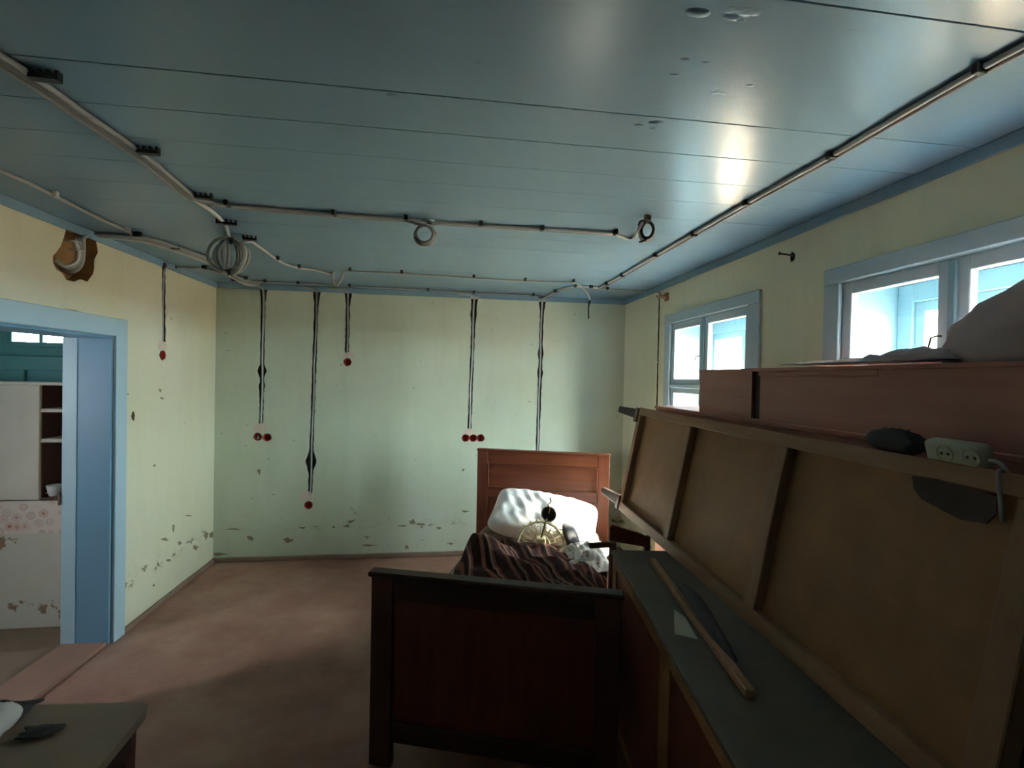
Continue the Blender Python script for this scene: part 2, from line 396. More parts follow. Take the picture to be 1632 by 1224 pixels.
# right wall with two window openings --------------------------
WT = .38
W1 = (2.60, 3.61); W2 = (.93, 1.955); WZ = (.86, 2.155)
wall_right = structure(box('wall_right', (XR, YF-.3, -.05), (XR+WT, YB+.0, HC+.02), M['wall_right'], bev=0))
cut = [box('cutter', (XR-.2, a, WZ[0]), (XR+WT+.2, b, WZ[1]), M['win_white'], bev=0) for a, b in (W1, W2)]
RA, RB = onX(XR, 1051, 470), onX(XR, 1047, 640)
cut.append(jag_prism(lin(RA, RB, 1), .9, RA.z, .016, 'right', XR, .02, .005))
NP = onX(XR, 1263, 408)
cut.append(obj('cutter', prism([(NP.y+.020*math.cos(a)*random.uniform(.7, 1.2), NP.z-.006+.028*math.sin(a)*random.uniform(.7, 1.2)) for a in [k*2*math.pi/9 for k in range(9)]], -.03, .03, lambda u, v, d: (XR+d, u, v)), M['chase']))
evalcut(wall_right, cut)

structure(box('wall_front', (XL-WLT, YF-.3, -.05), (XR+WT, YF, HC+.02), M['wall_cream'], bev=0))
# painted strip running round the top of the walls
structure(box('trim_1', (XL, YF, HB), (XL+.012, YB, HC-.001), M['ceil'], bev=.002))
structure(box('trim_2', (XL+.012, YB-.012, HB), (XR-.012, YB, HC-.001), M['ceil'], bev=.002))
structure(box('trim_3', (XR-.012, YF, HB), (XR, YB, HC-.001), M['ceil'], bev=.002))
# skirting
structure(box('baseboard_back', (XL, YB-.028, 0), (XR, YB, .04), M['base'], bev=.006))
structure(box('baseboard_left', (XL, D1+.10, 0), (XL+.024, YB-.028, .035), M['base'], bev=.006))
structure(box('baseboard_right', (XR-.024, YF, 0), (XR, YB-.028, .04), M['base'], bev=.006))

# ------------------------------------------------------------------ outside ground
structure(box('ground', (XR+WT+.02, -40, -.7), (60, 60, -.45), M['ground'], bev=0))

# ------------------------------------------------------------------ doorway
door = empty('door_1', (XL, D1, 0)); structure(door)
def dpart(name, a, b, mat, bev=.003): return wpar(box(name, a, b, mat, bev=bev), door)
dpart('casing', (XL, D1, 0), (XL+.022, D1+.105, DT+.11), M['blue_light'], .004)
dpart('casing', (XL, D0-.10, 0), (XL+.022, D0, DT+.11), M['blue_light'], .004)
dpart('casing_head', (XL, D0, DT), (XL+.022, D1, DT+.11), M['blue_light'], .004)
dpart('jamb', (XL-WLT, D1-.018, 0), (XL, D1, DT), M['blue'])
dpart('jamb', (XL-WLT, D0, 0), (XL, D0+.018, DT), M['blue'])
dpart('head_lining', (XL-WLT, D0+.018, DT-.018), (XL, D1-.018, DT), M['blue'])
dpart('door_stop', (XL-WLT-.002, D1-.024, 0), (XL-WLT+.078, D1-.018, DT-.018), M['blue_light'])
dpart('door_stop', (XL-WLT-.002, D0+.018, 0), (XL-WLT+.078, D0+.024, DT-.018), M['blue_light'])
dpart('threshold', (XL-WLT, D0+.018, -.02), (XL-.005, D1-.018, .02), M['threshold'], .006)
hz = onX(XL-WLT, 97, 796).z
sp = dpart('hinge', (XL-WLT-.016, D1-.034, hz-.035), (XL-WLT-.002, D1-.020, hz+.035), M['metal'], .002)
# raw plaster strip over the door casing where the paint has broken off
ps = [onX(XL, *q) for q in [(80, 493), (102, 492), (118, 494), (135, 499), (150, 503), (148, 506), (120, 501), (100, 498)]]
pl = obj('broken_plaster', prism([(p.y, p.z) for p in ps], .0005, .004, lambda u, v, d: (XL+d, u, v)), M['hole']); wpar(pl, door)

# ------------------------------------------------------------------ the hall behind the doorway
HX0, HX1, HYF, HYE = -4.1, XL-WLT, .6, 3.85
structure(box('floor_hall', (HX0, HYF, -.12), (HX1+.26, HYE, -.01), M['base'], bev=0))
structure(box('ceiling_hall', (HX0-.2, HYF-.2, HC), (HX1, HYE+.2, HC+.1), M['teal'], bev=0))
wh = structure(box('wall_hall_side', (HX0-.25, HYF-.2, -.1), (HX0, HYE+.2, HC), M['whitewash'], bev=0))
evalcut(wh, [box('cutter', (HX0-.5, 1.3, 1.2), (HX0+.3, 1.7, 1.8), M['win_white'], bev=0)])  # unseen opening, added in the side wall to let light into the hall
structure(box('wall_hall_front', (HX0, HYF-.2, -.1), (HX1, HYF, HC), M['whitewash'], bev=0))
we = structure(box('wall_hall_end', (HX0, HYE, -.1), (HX1, HYE+.12, HC), M['teal'], bev=0))
ta, tb = onY(HYE, 20, 525), onY(HYE, 102, 545)
evalcut(we, [box('cutter', (ta.x, HYE-.1, 1.887), (-2.60, HYE+.3, 1.985), M['teal'], bev=0)])
tr = empty('window_3', (ta.x, HYE, 1.887)); structure(tr)
mx = onY(HYE, 67, 535).x
for a, b in ((ta.x-.03, ta.x+.004), (mx-.012, mx+.012), (-2.604, -2.57)):
    wpar(box('glazing_bar', (a, HYE-.012, 1.875), (b, HYE+.03, 1.997), M['teal']), tr)
for a, b in ((1.855, 1.889), (1.983, 2.02)):
    wpar(box('window_rail', (ta.x-.03, HYE-.014, a), (-2.57, HYE+.03, b), M['teal']), tr)
for a, b in ((ta.x, mx-.012), (mx+.012, -2.60)):
    wpar(box('pane', (a, HYE+.008, 1.887), (b, HYE+.012, 1.985), M['glass'], bev=0), tr)
wpar(box('board', (-3.4, HYE-.02, 1.79), (-2.40, HYE, 1.80), M['teal']), tr)
# teal panelled partition pieces
pt = structure(empty('trim_5', (-2.9, HYE, 1.6)))
z1 = onY(HYE, 50, 590).z
wpar(box('panel_rail', (-3.5, HYE-.02, z1+.0), (HX1, HYE-.001, z1+.10), M['teal']), pt)
x1 = onY(HYE, 42, 600).x
wpar(box('panel_stile', (x1-.35, HYE-.02, 1.3), (x1, HYE-.001, z1), M['teal']), pt)
# whitewashed plinth
PY = 3.55
zp = .835
structure(box('wall_hall_plinth', (HX0, PY, -.1), (HX1, HYE, zp-.008), M['whitewash'], bev=.008))
cl = tag(box('oilcloth', (-3.6, PY-.006, .615), (HX1-.005, PY-.0005, zp-.004), M['floral'], bev=.002), 'cream oilcloth strip printed with red flowers under the hall cupboard', 'oilcloth')
# cupboard with open niche
nx = onY(PY, 62, 700).x
cb = empty('cupboard', (-2.9, PY, zp), 0, 'grimy white cupboard with open shelves seen through the doorway', 'cupboard')
ztop = 1.612
def cpart(n, a, b, mt): return wpar(box(n, a, b, mt), cb)
cpart('front_panel', (-3.5, PY+.002, zp), (nx, PY+.022, ztop-.02), M['dirty_white'])
cpart('back', (-3.5, HYE-.045, zp), (HX1-.01, HYE-.03, ztop-.02), M['teal'])
cpart('top', (-3.5, PY-.008, ztop-.02), (HX1-.005, HYE-.03, ztop), M['dirty_white'])
cpart('side', (HX1-.024, PY+.002, zp), (HX1-.005, HYE-.046, ztop-.02), M['dirty_white'])
cpart('bottom', (nx, PY+.01, zp), (HX1-.024, HYE-.046, zp+.012), M['dark_wood'])
for zz in (1.425, 1.225): cpart('shelf', (nx, PY+.012, zz-.012), (HX1-.024, HYE-.046, zz+.012), M['dirty_white'])
cpart('divider', (nx-.02, PY+.022, zp), (nx, HYE-.046, ztop-.02), M['dark_wood'])
cpx = onY(PY+.06, 86, 785)
cup = empty('cup', (cpx.x, PY+.06, zp+.012), 0, 'small white cup on the bottom shelf of the hall cupboard', 'cup')
obj('bowl', lathevf([(.0, .004), (.022, 0), (.026, .004), (.036, .05), (.040, .075), (.036, .075), (.032, .05), (.0, .01)], 18), M['porcelain'], cup, True)
tube('handle', [(-.034, 0, .06), (-.055, 0, .058), (-.062, 0, .04), (-.05, 0, .022), (-.032, 0, .02)], .005, M['porcelain'], cup)

# ------------------------------------------------------------------ windows
def window(name, y0, y1, ym):
    w_ = structure(empty(name, (XR, (y0+y1)/2, WZ[0])))
    def p(n, a, b, mt, bev=.004): return wpar(box(n, a, b, mt, bev=bev), w_)
    cw = .10
    p('casing', (XR-.018, y0-cw, WZ[0]-.02), (XR, y0+.012, WZ[1]-.0), M['win_blue'])
    p('casing', (XR-.018, y1-.012, WZ[0]-.02), (XR, y1+cw-.02, WZ[1]-.0), M['win_blue'])
    p('casing_head', (XR-.020, y0-cw, WZ[1]), (XR, y1+cw-.02, WZ[1]+.072), M['win_blue'])
    p('window_sill', (XR-.05, y0-cw-.02, WZ[0]-.055), (XR+.05, y1+cw, WZ[0]-.02), M['win_blue'])
    zb = 1.665
    def sash(x, ya, yb, za, zb_, fw, mt, tag_):
        s = wpar(box(tag_, (x, ya, za), (x+.035, ya+fw, zb_), mt), w_)
        for a, b in (((x, yb-fw, za), (x+.035, yb, zb_)), ((x, ya+fw, za), (x+.035, yb-fw, za+fw)), ((x, ya+fw, zb_-fw), (x+.035, yb-fw, zb_))):
            wpar(box('sash_bar', a, b, mt), s)
        wpar(box('pane', (x+.015, ya+fw, za+fw), (x+.018, yb-fw, zb_-fw), M['glass'], bev=0), s)
        return s
    for a, b in ((y0+.004, ym-.002), (ym+.002, y1-.004)):
        sash(XR+.004, a, b, zb+.002, WZ[1]-.004, .052, M['win_blue'], 'sash')
        sash(XR+.004, a, b, WZ[0], zb-.002, .052, M['win_blue'], 'sash')
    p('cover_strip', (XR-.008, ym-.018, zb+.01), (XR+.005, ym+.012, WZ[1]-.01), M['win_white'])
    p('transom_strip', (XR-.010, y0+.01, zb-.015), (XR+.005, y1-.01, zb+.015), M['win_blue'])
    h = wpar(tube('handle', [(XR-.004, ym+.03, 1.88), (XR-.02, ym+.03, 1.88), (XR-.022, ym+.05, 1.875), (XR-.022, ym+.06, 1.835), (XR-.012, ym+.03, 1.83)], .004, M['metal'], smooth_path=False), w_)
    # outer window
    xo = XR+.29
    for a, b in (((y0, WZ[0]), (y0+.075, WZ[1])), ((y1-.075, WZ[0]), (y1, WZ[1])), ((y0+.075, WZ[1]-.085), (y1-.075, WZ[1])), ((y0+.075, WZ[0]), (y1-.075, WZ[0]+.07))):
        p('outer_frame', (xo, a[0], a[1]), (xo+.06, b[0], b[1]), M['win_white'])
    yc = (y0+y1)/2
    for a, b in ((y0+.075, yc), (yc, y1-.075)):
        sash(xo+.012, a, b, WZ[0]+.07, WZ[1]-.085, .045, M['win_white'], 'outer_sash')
    # light portal (emits nothing, guides sampling of the sky)
    ld = bpy.data.lights.new('portal', 'AREA'); ld.shape = 'RECTANGLE'; ld.size = WZ[1]-WZ[0]; ld.size_y = y1-y0; ld.cycles.is_portal = True
    lo = bpy.data.objects.new('portal', ld); COL.objects.link(lo); lo.location = (XR+WT+.01, (y0+y1)/2, (WZ[0]+WZ[1])/2)
    lo.rotation_euler = (0, math.radians(90), 0)
    return w_
window('window_1', W1[0], W1[1], 3.125)
window('window_2', W2[0], W2[1], 1.47)
ld = bpy.data.lights.new('portal', 'AREA'); ld.shape = 'RECTANGLE'; ld.size = .6; ld.size_y = .4; ld.cycles.is_portal = True
lo = bpy.data.objects.new('portal', ld); COL.objects.link(lo); lo.location = (HX0-.26, 1.5, 1.45); lo.rotation_euler = (0, math.radians(-90), 0)

# ------------------------------------------------------------------ cables on the ceiling
ZC = HC-.011
def cz(pts, z=None): return [onZ(z or ZC, *q) for q in pts]
def strands(parent, px, n, r, mats, gap=2.1, z=None, smooth=True, name='conduit'):
    base = cz(px, z); P = catmull(base, 5) if smooth else base; out = []
    for k in range(n):
        off = (k-(n-1)/2)*gap*r; Q = []
        for i, p in enumerate(P):
            t = P[min(i+1, len(P)-1)]-P[max(i-1, 0)]; t.z = 0; t.normalize(); s = Vector((-t.y, t.x, 0))
            wob = noise.noise(Vector((p.x*3+k*7, p.y*3, k*3.1)))*.35*r
            Q.append(p+s*(off+wob)+Vector((0, 0, wob*.3)))
        out.append(obj(name, tubevf(Q, r, 8), mats[k % len(mats)], parent, True))
    return out
def clip(parent, q, q2, wid=.020, r=.009, n=1, side=0):
    """black saddle clip over n strands; q pixel, q2 pixel further along the run gives direction"""
    p = onZ(HC-.020, *q); t = onZ(HC-.020, *q2)-p; t.z = 0; t.normalize(); s = Vector((-t.y, t.x, 0)); h = .026; p.z = HC
    W = wid/2; L = .009
    V = []
    for zz in (0, -h):
        for (a, b) in ((-L, -W), (L, -W), (L, W), (-L, W)): V.append(p+t*a+s*(b+side)+Vector((0, 0, zz-.0005)))
    bm = hexbm(V, .003)
    o = bobj('clip', bm, M['black'], parent)
    return o
def comb(parent, q, q2, n=3, tooth=.016, off=0):
    """wide black comb clip, one saddle per strand, screwed beside the strand"""
    p = onZ(HC-.020, *q); t = onZ(HC-.020, *q2)-p; t.z = 0; t.normalize(); s = Vector((-t.y, t.x, 0)); p = p+s*off; p.z = HC; bm = bmesh.new()
    def add(a0, a1, b0, b1, z0, z1):
        V = []
        for zz in (z1, z0):
            for (a, b) in ((a0, b0), (a1, b0), (a1, b1), (a0, b1)): V.append(p+t*a+s*b+Vector((0, 0, zz)))
        vs_ = [bm.verts.new(v) for v in V]
        for f in HEX: bm.faces.new([vs_[i] for i in f])
    W = n*tooth
    add(-.012, .012, -W/2, W/2, -.026, -.014)
    for k in range(n+1):
        b = -W/2+k*tooth; add(-.010, .010, b-.004, b+.004, -.026, -.0005)
    return bobj('clip', bm, M['black'], parent)
G = M['conduit']; GD = M['conduit_dark']; WC = M['white_cable']

c1 = empty('ceiling_cable', onZ(HC, 217, 240), 0, 'three grey conduits along the left of the ceiling in black comb clips', 'cable')
strands_px = [(-60, 52), (-20, 82), (45, 124), (130, 184), (217, 244), (262, 280), (306, 316)]
for o in strands(None, strands_px, 3, .0095, [G, GD, G]): wpar(o, c1)
for q, q2 in (((48, 122), (60, 131)), ((219, 242), (230, 250)), ((311, 314), (320, 321))): wpar(comb(None, q, q2, 3, .021, -.035), c1)

c2 = empty('ceiling_cable', onZ(HC, 532, 342), 0, 'twin grey conduits crossing the middle of the ceiling with two hanging loops', 'cable')
px2 = [(306, 315), (330, 322), (362, 328), (450, 336), (532, 343), (600, 348), (648, 351), (684, 355)]
for o in strands(None, px2, 2, .009, [WC, G]): wpar(o, c2)
px3 = [(684, 355), (765, 360), (863, 366), (980, 373)]
for o in strands(None, px3, 2, .008, [WC, GD]): wpar(o, c2)
for q, n_ in (((362, 327), .045), ((532, 342), .042), ((647, 350), .042), ((766, 359), .038), ((864, 366), .038), ((981, 372), .038)):
    wpar(clip(None, q, (q[0]+10, q[1]+.7), n_), c2)
def ring(center, rad, r, mat, u, v, name, a0=0, a1=2*math.pi, turns=1.0, drift=Vector((0, 0, 0))):
    n = 36; pts = [Vector(center)+u*rad*math.cos(a0+(a1-a0)*k/n)+v*rad*math.sin(a0+(a1-a0)*k/n)+drift*(k/n) for k in range(n+1)]
    return obj(name, tubevf(pts, r, 8), mat, None, True)
# first hanging loop (pixel centre 677,373)
P = onZ(HC-.02, 681, 352); dep = P.y
cc = onY(dep, 677, 374); U = Vector((.96, -.28, 0)); Vv = Vector((0, .12, 1)).normalized()
for k in range(3):
    o = ring(cc+Vector((0, .012*k-.012, 0)), .044+.004*k, .0085, [G, GD, G][k], U, Vv, 'loop', 1.2+k*.4, 1.2+k*.4+2*math.pi); wpar(o, c2)
wpar(tube('loop_lead', [onZ(ZC, 648, 352), onY(dep, 668, 358), onY(dep, 684, 362), onY(dep-.01, 692, 372)], .0085, G), c2)
wpar(tube('tie', [onY(dep, 688, 366), onY(dep-.012, 694, 372), onY(dep, 690, 378)], .004, M['black']), c2)
wpar(tube('tie', [onY(dep-.012, 661, 378), onY(dep-.014, 667, 385), onY(dep-.014, 672, 390)], .004, M['black']), c2)
o = obj('ceiling_plate', lathevf([(0, 0), (.035, 0), (.034, -.008), (.016, -.010), (.012, -.026), (0, -.026)], 16, Matrix.Translation(onZ(HC-.0005, 682, 351))), M['win_white'], None, True); wpar(o, c2)
wpar(clip(None, (684, 356), (694, 359), .03), c2)
# second hanging loop (1030,367)
P2 = onZ(HC-.02, 1030, 352); d2 = P2.y
wpar(tube('loop_lead', cz([(978, 373), (1000, 380), (1012, 377)])+[onY(d2, 1017, 366), onY(d2, 1026, 352)], .0085, G), c2)
cc = onY(d2, 1030, 368)
for k in range(3):
    o = ring(cc+Vector((.004*k, .012*k-.012, 0)), .040+.003*k, .008, [M['black'], G, GD][k], Vector((.72, -.12, .0)), Vector((.12, .1, 1)), 'loop', .3*k, .3*k+2*math.pi); wpar(o, c2)
wpar(clip(None, (1032, 349), (1040, 346), .035), c2)
wpar(tube('tie', [onY(d2-.01, 1017, 360), onY(d2-.012, 1020, 353), onY(d2-.01, 1026, 352)], .005, M['black']), c2)
wpar(tube('tie', [onY(d2-.014, 1019, 386), onY(d2-.016, 1026, 384), onY(d2-.016, 1030, 382)], .005, M['black']), c2)

# big tied coil
ck = empty('cable_coil', onZ(HC, 362, 405), 0, 'large coil of grey conduit tied up with black ties under the ceiling corner', 'coil')
CY = 2.98
def cpx_(x, y, d=0): return onY(CY+d, x, y)
for k, (xl, xr, yt, yb_, d_) in enumerate(((331, 388, 379, 432, .0), (346, 384, 381, 434, .03), (359, 366, 382, 433, -.02), (352, 379, 382, 433, .05), (350, 391, 384, 436, -.03), (342, 396, 386, 437, .02))):
    n = 40; pts = []
    for i in range(n):
        a = 2*math.pi*i/n; x = (xl+xr)/2+(xr-xl)/2*math.cos(a)+(3 if k > 3 else 0)*math.sin(a*2); y = (yt+yb_)/2-(yb_-yt)/2*math.sin(a)
        pts.append(cpx_(x, y, d_*(.4+abs(math.cos(a)))+.012*k))
    wpar(obj('coil_turn', tubevf(pts, .0095, 8, True), [G, G, WC, GD, WC, G][k], None, True), ck)
for (x, y) in ((369, 384), (365, 434)):
    wpar(tube('tie', [cpx_(x-4, y-4, -.03), cpx_(x-1, y+1, -.05), cpx_(x+3, y+3, -.03), cpx_(x+4, y+6, .05)], .006, M['black']), ck)
    wpar(tube('tie', [cpx_(x+1, y-6, .0), cpx_(x+1, y, -.06), cpx_(x-2, y+5, -.06)], .005, M['black']), ck)
wpar(tube('lead', cz([(306, 316), (335, 335), (356, 354)])+[onZ(HC-.025, 361, 362), cpx_(364, 374), cpx_(367, 384)], .0095, WC), ck)
wpar(tube('lead', [cpx_(380, 390), cpx_(387, 387, .02), onZ(HC-.03, 394, 385), onZ(ZC, 402, 385)], .0085, WC), ck)
wpar(comb(None, (361, 356), (368, 366), 4, .022), ck)

c4 = empty('ceiling_cable', onZ(HC, 640, 435), 0, 'single thin white cable strung across the ceiling ending in a dangling black tip', 'cable')
px4 = [(400, 384), (420, 398), (442, 414), (458, 422), (477, 427), (505, 431), (530, 438)]
wpar(tube('cable', cz(px4), .008, WC), c4)
dl = onZ(ZC, 538, 435).y
wpar(tube('loop', [onZ(ZC, 527, 437), onY(dl, 533, 452), onY(dl, 531, 440), onY(dl, 535, 430), onY(dl, 542, 428), onY(dl, 547, 434), onY(dl, 545, 443), onY(dl, 537, 456)], .009, WC), c4)
wpar(tube('cable', [onZ(ZC, 546, 433)]+cz([(558, 432), (640, 436), (755, 443), (837, 448), (914, 450)]), .0055, G), c4)
dd = onZ(ZC, 918, 450).y
wpar(tube('cable_tail', [onZ(ZC, 912, 450), onY(dd-.01, 922, 453), onY(dd-.02, 933, 463), onY(dd-.03, 939, 474), onY(dd-.03, 940, 481)], .008, WC), c4)
wpar(tube('cable_tip', [onY(dd-.03, 940, 479), onY(dd-.03, 938, 490), onY(dd-.03, 938, 508)], [.011, .011, .010, .009, .007, .007, .006, .006, .006, .006, .006, .006, .006], M['black']), c4)
wpar(comb(None, (398, 381), (406, 389), 3, .022), c4)
for q in ((443, 413), (477, 426), (558, 431), (640, 435), (755, 442), (837, 447), (914, 449)): wpar(clip(None, q, (q[0]+10, q[1]+.6), .03), c4)

c5 = empty('ceiling_cable', onZ(HC, 88, 312), 0, 'single grey cable running close above the left wall towards the plaster hole', 'cable')
wpar(tube('cable', cz([(-60, 246), (0, 272), (50, 294), (88, 313), (150, 344), (205, 370), (232, 387), (262, 396)]), .008, G), c5)
for q in ((88, 312), (203, 368)): 
    o = clip(None, q, (q[0]+10, q[1]+5), .024); o.data.materials.clear(); o.data.materials.append(WC); wpar(o, c5)

c6 = empty('ceiling_cable', onZ(HC, 280, 396), 0, 'thick bundle of grey conduits leaving the plaster hole over the doorway', 'cable')
for k in range(4):
    off = k*3.0
    pts = [onX(XL-.06, 88+k*3, 415+k*4), onX(XL-.02, 104+k*4, 424+k*3.0), onX(XL+.012, 122+k*2.6, 416+k*1.5), onX(XL+.025, 124+k*3, 398-k*1), onX(XL+.025, 121+k*4.2, 384-k*1.5)]
    pts += [onZ(HC-.015, 135+k*3, 376-k*.8), onZ(HC-.012, 160, 377-k*1.2), onZ(HC-.012, 200, 381-k*1.8), onZ(HC-.014, 235, 386-k*2.0), onZ(HC-.012, 262, 394-k*2.2), onZ(HC-.012, 300, 407-k*2.4), onZ(HC-.014, 335, 421-k*2.4), onZ(HC-.020, 362, 437-k*1.5), onZ(HC-.014, 388, 451-k*1.8), onZ(HC-.012, 415, 455-k*1.6)]
    wpar(tube('conduit', pts, .0105, [WC, G, GD, G][k]), c6)
for q in ((122, 386), (128, 400)):
    p = onX(XL+.04, *q); wpar(tube('tie', [p+Vector((-.03, -.035, 0)), p+Vector((.002, -.02, 0)), p+Vector((.002, .03, .005)), p+Vector((-.03, .05, .005))], .004, WC), c6)
for q, q2, w_ in (((219, 375), (230, 379), .05), ((279, 396), (288, 400), .05), ((325, 427), (335, 432), .03), ((374, 447), (384, 452), .05), ((392, 444), (402, 446), .04)): wpar(clip(None, q, q2, w_), c6)

c7 = empty('ceiling_cable', onZ(HC, 640, 461), 0, 'grey cable running along the ceiling edge above the green back wall', 'cable')
def nb(q, y=YB-.05): return onZ(ZC, *q)
run7 = [(372, 440), (400, 448), (422, 449.5), (475, 452), (557, 456.5), (682, 463), (755, 467), (850, 471), (860, 475)]
for o in strands(None, run7, 2, .0065, [G, GD]): wpar(o, c7)
for q in ((422, 449), (475, 452), (557, 456), (682, 463), (755, 467), (850, 471)): wpar(clip(None, q, (q[0]+10, q[1]+.5), .034), c7)

c9 = empty('ceiling_cable', onZ(HC, 1190, 326), 0, 'pair of grey conduits running along the window side of the ceiling', 'cable')
run9 = [(862, 478), (874, 473), (886, 466), (900, 460), (917, 457), (942, 458), (956, 459), (968, 453), (992, 440), (1045, 409), (1106, 374), (1190, 326), (1325, 251), (1440, 184), (1562, 114), (1640, 72), (1760, 5)]
for o in strands(None, run9, 2, .0085, [WC, GD], 2.6): wpar(o, c9)
ps = [(885, 465), (917, 457), (942, 458), (967, 453), (992, 440), (1045, 408), (1106, 375), (1190, 326), (1325, 251), (1561, 114)]
for a, b in zip(ps, ps[1:]+[(1640, 72)]): wpar(clip(None, a, b, .034), c9)
c10 = empty('ceiling_cable', onZ(HC, 1040, 464), 0, 'thin grey cable across the ceiling corner dropping beside the far window', 'cable')
zr = [onX(XR-.006, 1052, 470), onX(XR+.010, 1050.5, 480), onX(XR+.012, 1049, 560), onX(XR+.012, 1047, 640)]
wpar(tube('cable', cz([(942, 459), (968, 461.5), (1005, 463), (1040, 464.5)])+[onX(XR-.02, 1049, 466)]+zr, .006, G), c10)
for q in ((968, 461), (1040, 464)): wpar(clip(None, q, (q[0]+10, q[1]+.4), .03), c10)
wpar(box('staple', (XR-.006, onX(XR, 1049, 577).y-.012, onX(XR, 1049, 577).z-.008), (XR+.004, onX(XR, 1049, 577).y+.012, onX(XR, 1049, 577).z+.008), WC), c10)

# ------------------------------------------------------------------ drops in the wall chases
DL = ['grey cable in the leftmost wall groove, down to a pair of red boxes', 'grey cable in the longest wall groove, down to the lowest red box',
      'grey cable in the shortest groove of the green back wall', 'grey cable in the groove above three red boxes in a row', 'grey cable in the groove dropping behind the wooden headboard']
for i, (a, b) in enumerate(DROPS):
    pa, pb = onY(YB, *a), onY(YB, *b)
    e = empty('drop_cable', (pa.x, YB, pb.z), 0, DL[i], 'cable')
    f = lin(pa, pb, 0)
    lead = [Vector((pa.x-.16, YB-.035, HC-.018)), Vector((pa.x-.05, YB-.03, HC-.020)), Vector((pa.x-.008, YB-.022, HC-.034)), Vector((pa.x, YB-.010, HB-.01))]
    body = [Vector((f(z)+.003*math.sin(z*9+i), YB+.006, z)) for z in np.linspace(HB-.08, pb.z-.02, 10)]
    if i == 4: lead = [Vector((pa.x+.03, YB-.05, HC-.018)), Vector((pa.x+.005, YB-.022, HC-.03)), Vector((pa.x, YB-.010, HB-.01))]
    wpar(tube('conduit', lead+body, .0088, WC if i in (0, 3, 4) else G), e)
    if i == 3 or i == 4:
        p = Vector((pa.x, YB-.012, HB+.005)); wpar(box('clip', (p.x-.04, YB-.03, HB-.008), (p.x+.04, YB-.014, HB+.018), WC), e)
e = empty('drop_cable', (XL, LA.y, LB.z), 0, 'grey cable in the groove of the left wall beside the doorway', 'cable')
wpar(tube('conduit', cz([(352, 434), (325, 429), (300, 427), (283, 427), (268, 428)])+[Vector((XL+.02, LA.y+.01, HB+.01)), Vector((XL, LA.y, HB-.04)), Vector((XL-.004, LA.y-.006, 2.2)), Vector((XL-.004, LA.y-.004, 2.0)), Vector((XL-.006, LA.y, LB.z-.02))], .0085, G), e)
for q in ((279, 427), (325, 428)): wpar(clip(None, q, (q[0]+10, q[1]+.4), .026), e)
wpar(box('clip', (XL, LA.y-.03, HB-.006), (XL+.02, LA.y-.008, HB+.03), M['black']), e)

# ------------------------------------------------------------------ socket boxes
def socket_box(p, axis, label, patch=None, wire=False, group=None):
    R = Matrix.Rotation(math.radians(90), 4, 'X') if axis == 'back' else Matrix.Rotation(math.radians(90), 4, 'Y')
    e = empty('socket_box', p, 0, label, 'socket box', group)
    prof = [(.030, -.045), (.033, -.045), (.034, .001), (.0352, .002), (.0352, .004), (.032, .004), (.030, .0), (.029, -.040), (0, -.040)]
    obj('shell', lathevf(prof, 18, R), M['red_box'], e, True)
    if patch:
        n = 22; poly = []
        for k in range(n):
            a = 2*math.pi*k/n; rr = 1+.22*noise.noise(Vector((math.cos(a)*1.4+p[0]*5, math.sin(a)*1.4, p[2]*5)))
            poly.append((patch[0]+patch[2]*rr*math.cos(a), patch[1]+patch[3]*rr*math.sin(a)))
        inner = [(.0375*math.cos(2*math.pi*k/n), .0375*math.sin(2*math.pi*k/n)) for k in range(n)]
        # plaster skin: sits 2 mm proud above the hole
        top = [(u, max(v, .038 if abs(u) < .04 else v)) for u, v in poly]
        mp = (lambda u, v, d: (u, -d, v)) if axis == 'back' else (lambda u, v, d: (d, u, v))
        obj('plaster_patch', prism(top, .0004, .002, mp), M['patch'], e)
    if wire:
        mp = (lambda u, v, d: Vector((u, -d, v)))
        obj('wire_end', tubevf(catmull([mp(-.02, .01, -.03), mp(.0, .0, .004), mp(.012, -.008, .01), mp(.0, -.016, .012)]), .004, 6), WC, e, True)
    return e
SB = ['red socket box with white wire ends, left of the pair', 'empty red socket box, right of the pair on the green wall', 'lowest red socket box on the green wall, its edge broken',
      'highest red socket box on the green wall, under the short groove', 'left box of the three red socket boxes in a row', 'middle box of the three red socket boxes in a row', 'right box of the three red socket boxes in a row']
PT = [(.02, .075, .065, .045), None, (-.015, .075, .05, .05), (.01, .06, .05, .03), (.035, .06, .06, .03), None, None]
for q, l_, pt_k, i in zip(BOXES, SB, PT, range(9)):
    socket_box(onY(YB, *q), 'back', l_, pt_k, i == 0, 'red socket boxes set into the walls')
socket_box(LBX, 'left', 'single red socket box in the left wall beside the doorway', (.0, .065, .05, .04), False, 'red socket boxes set into the walls')

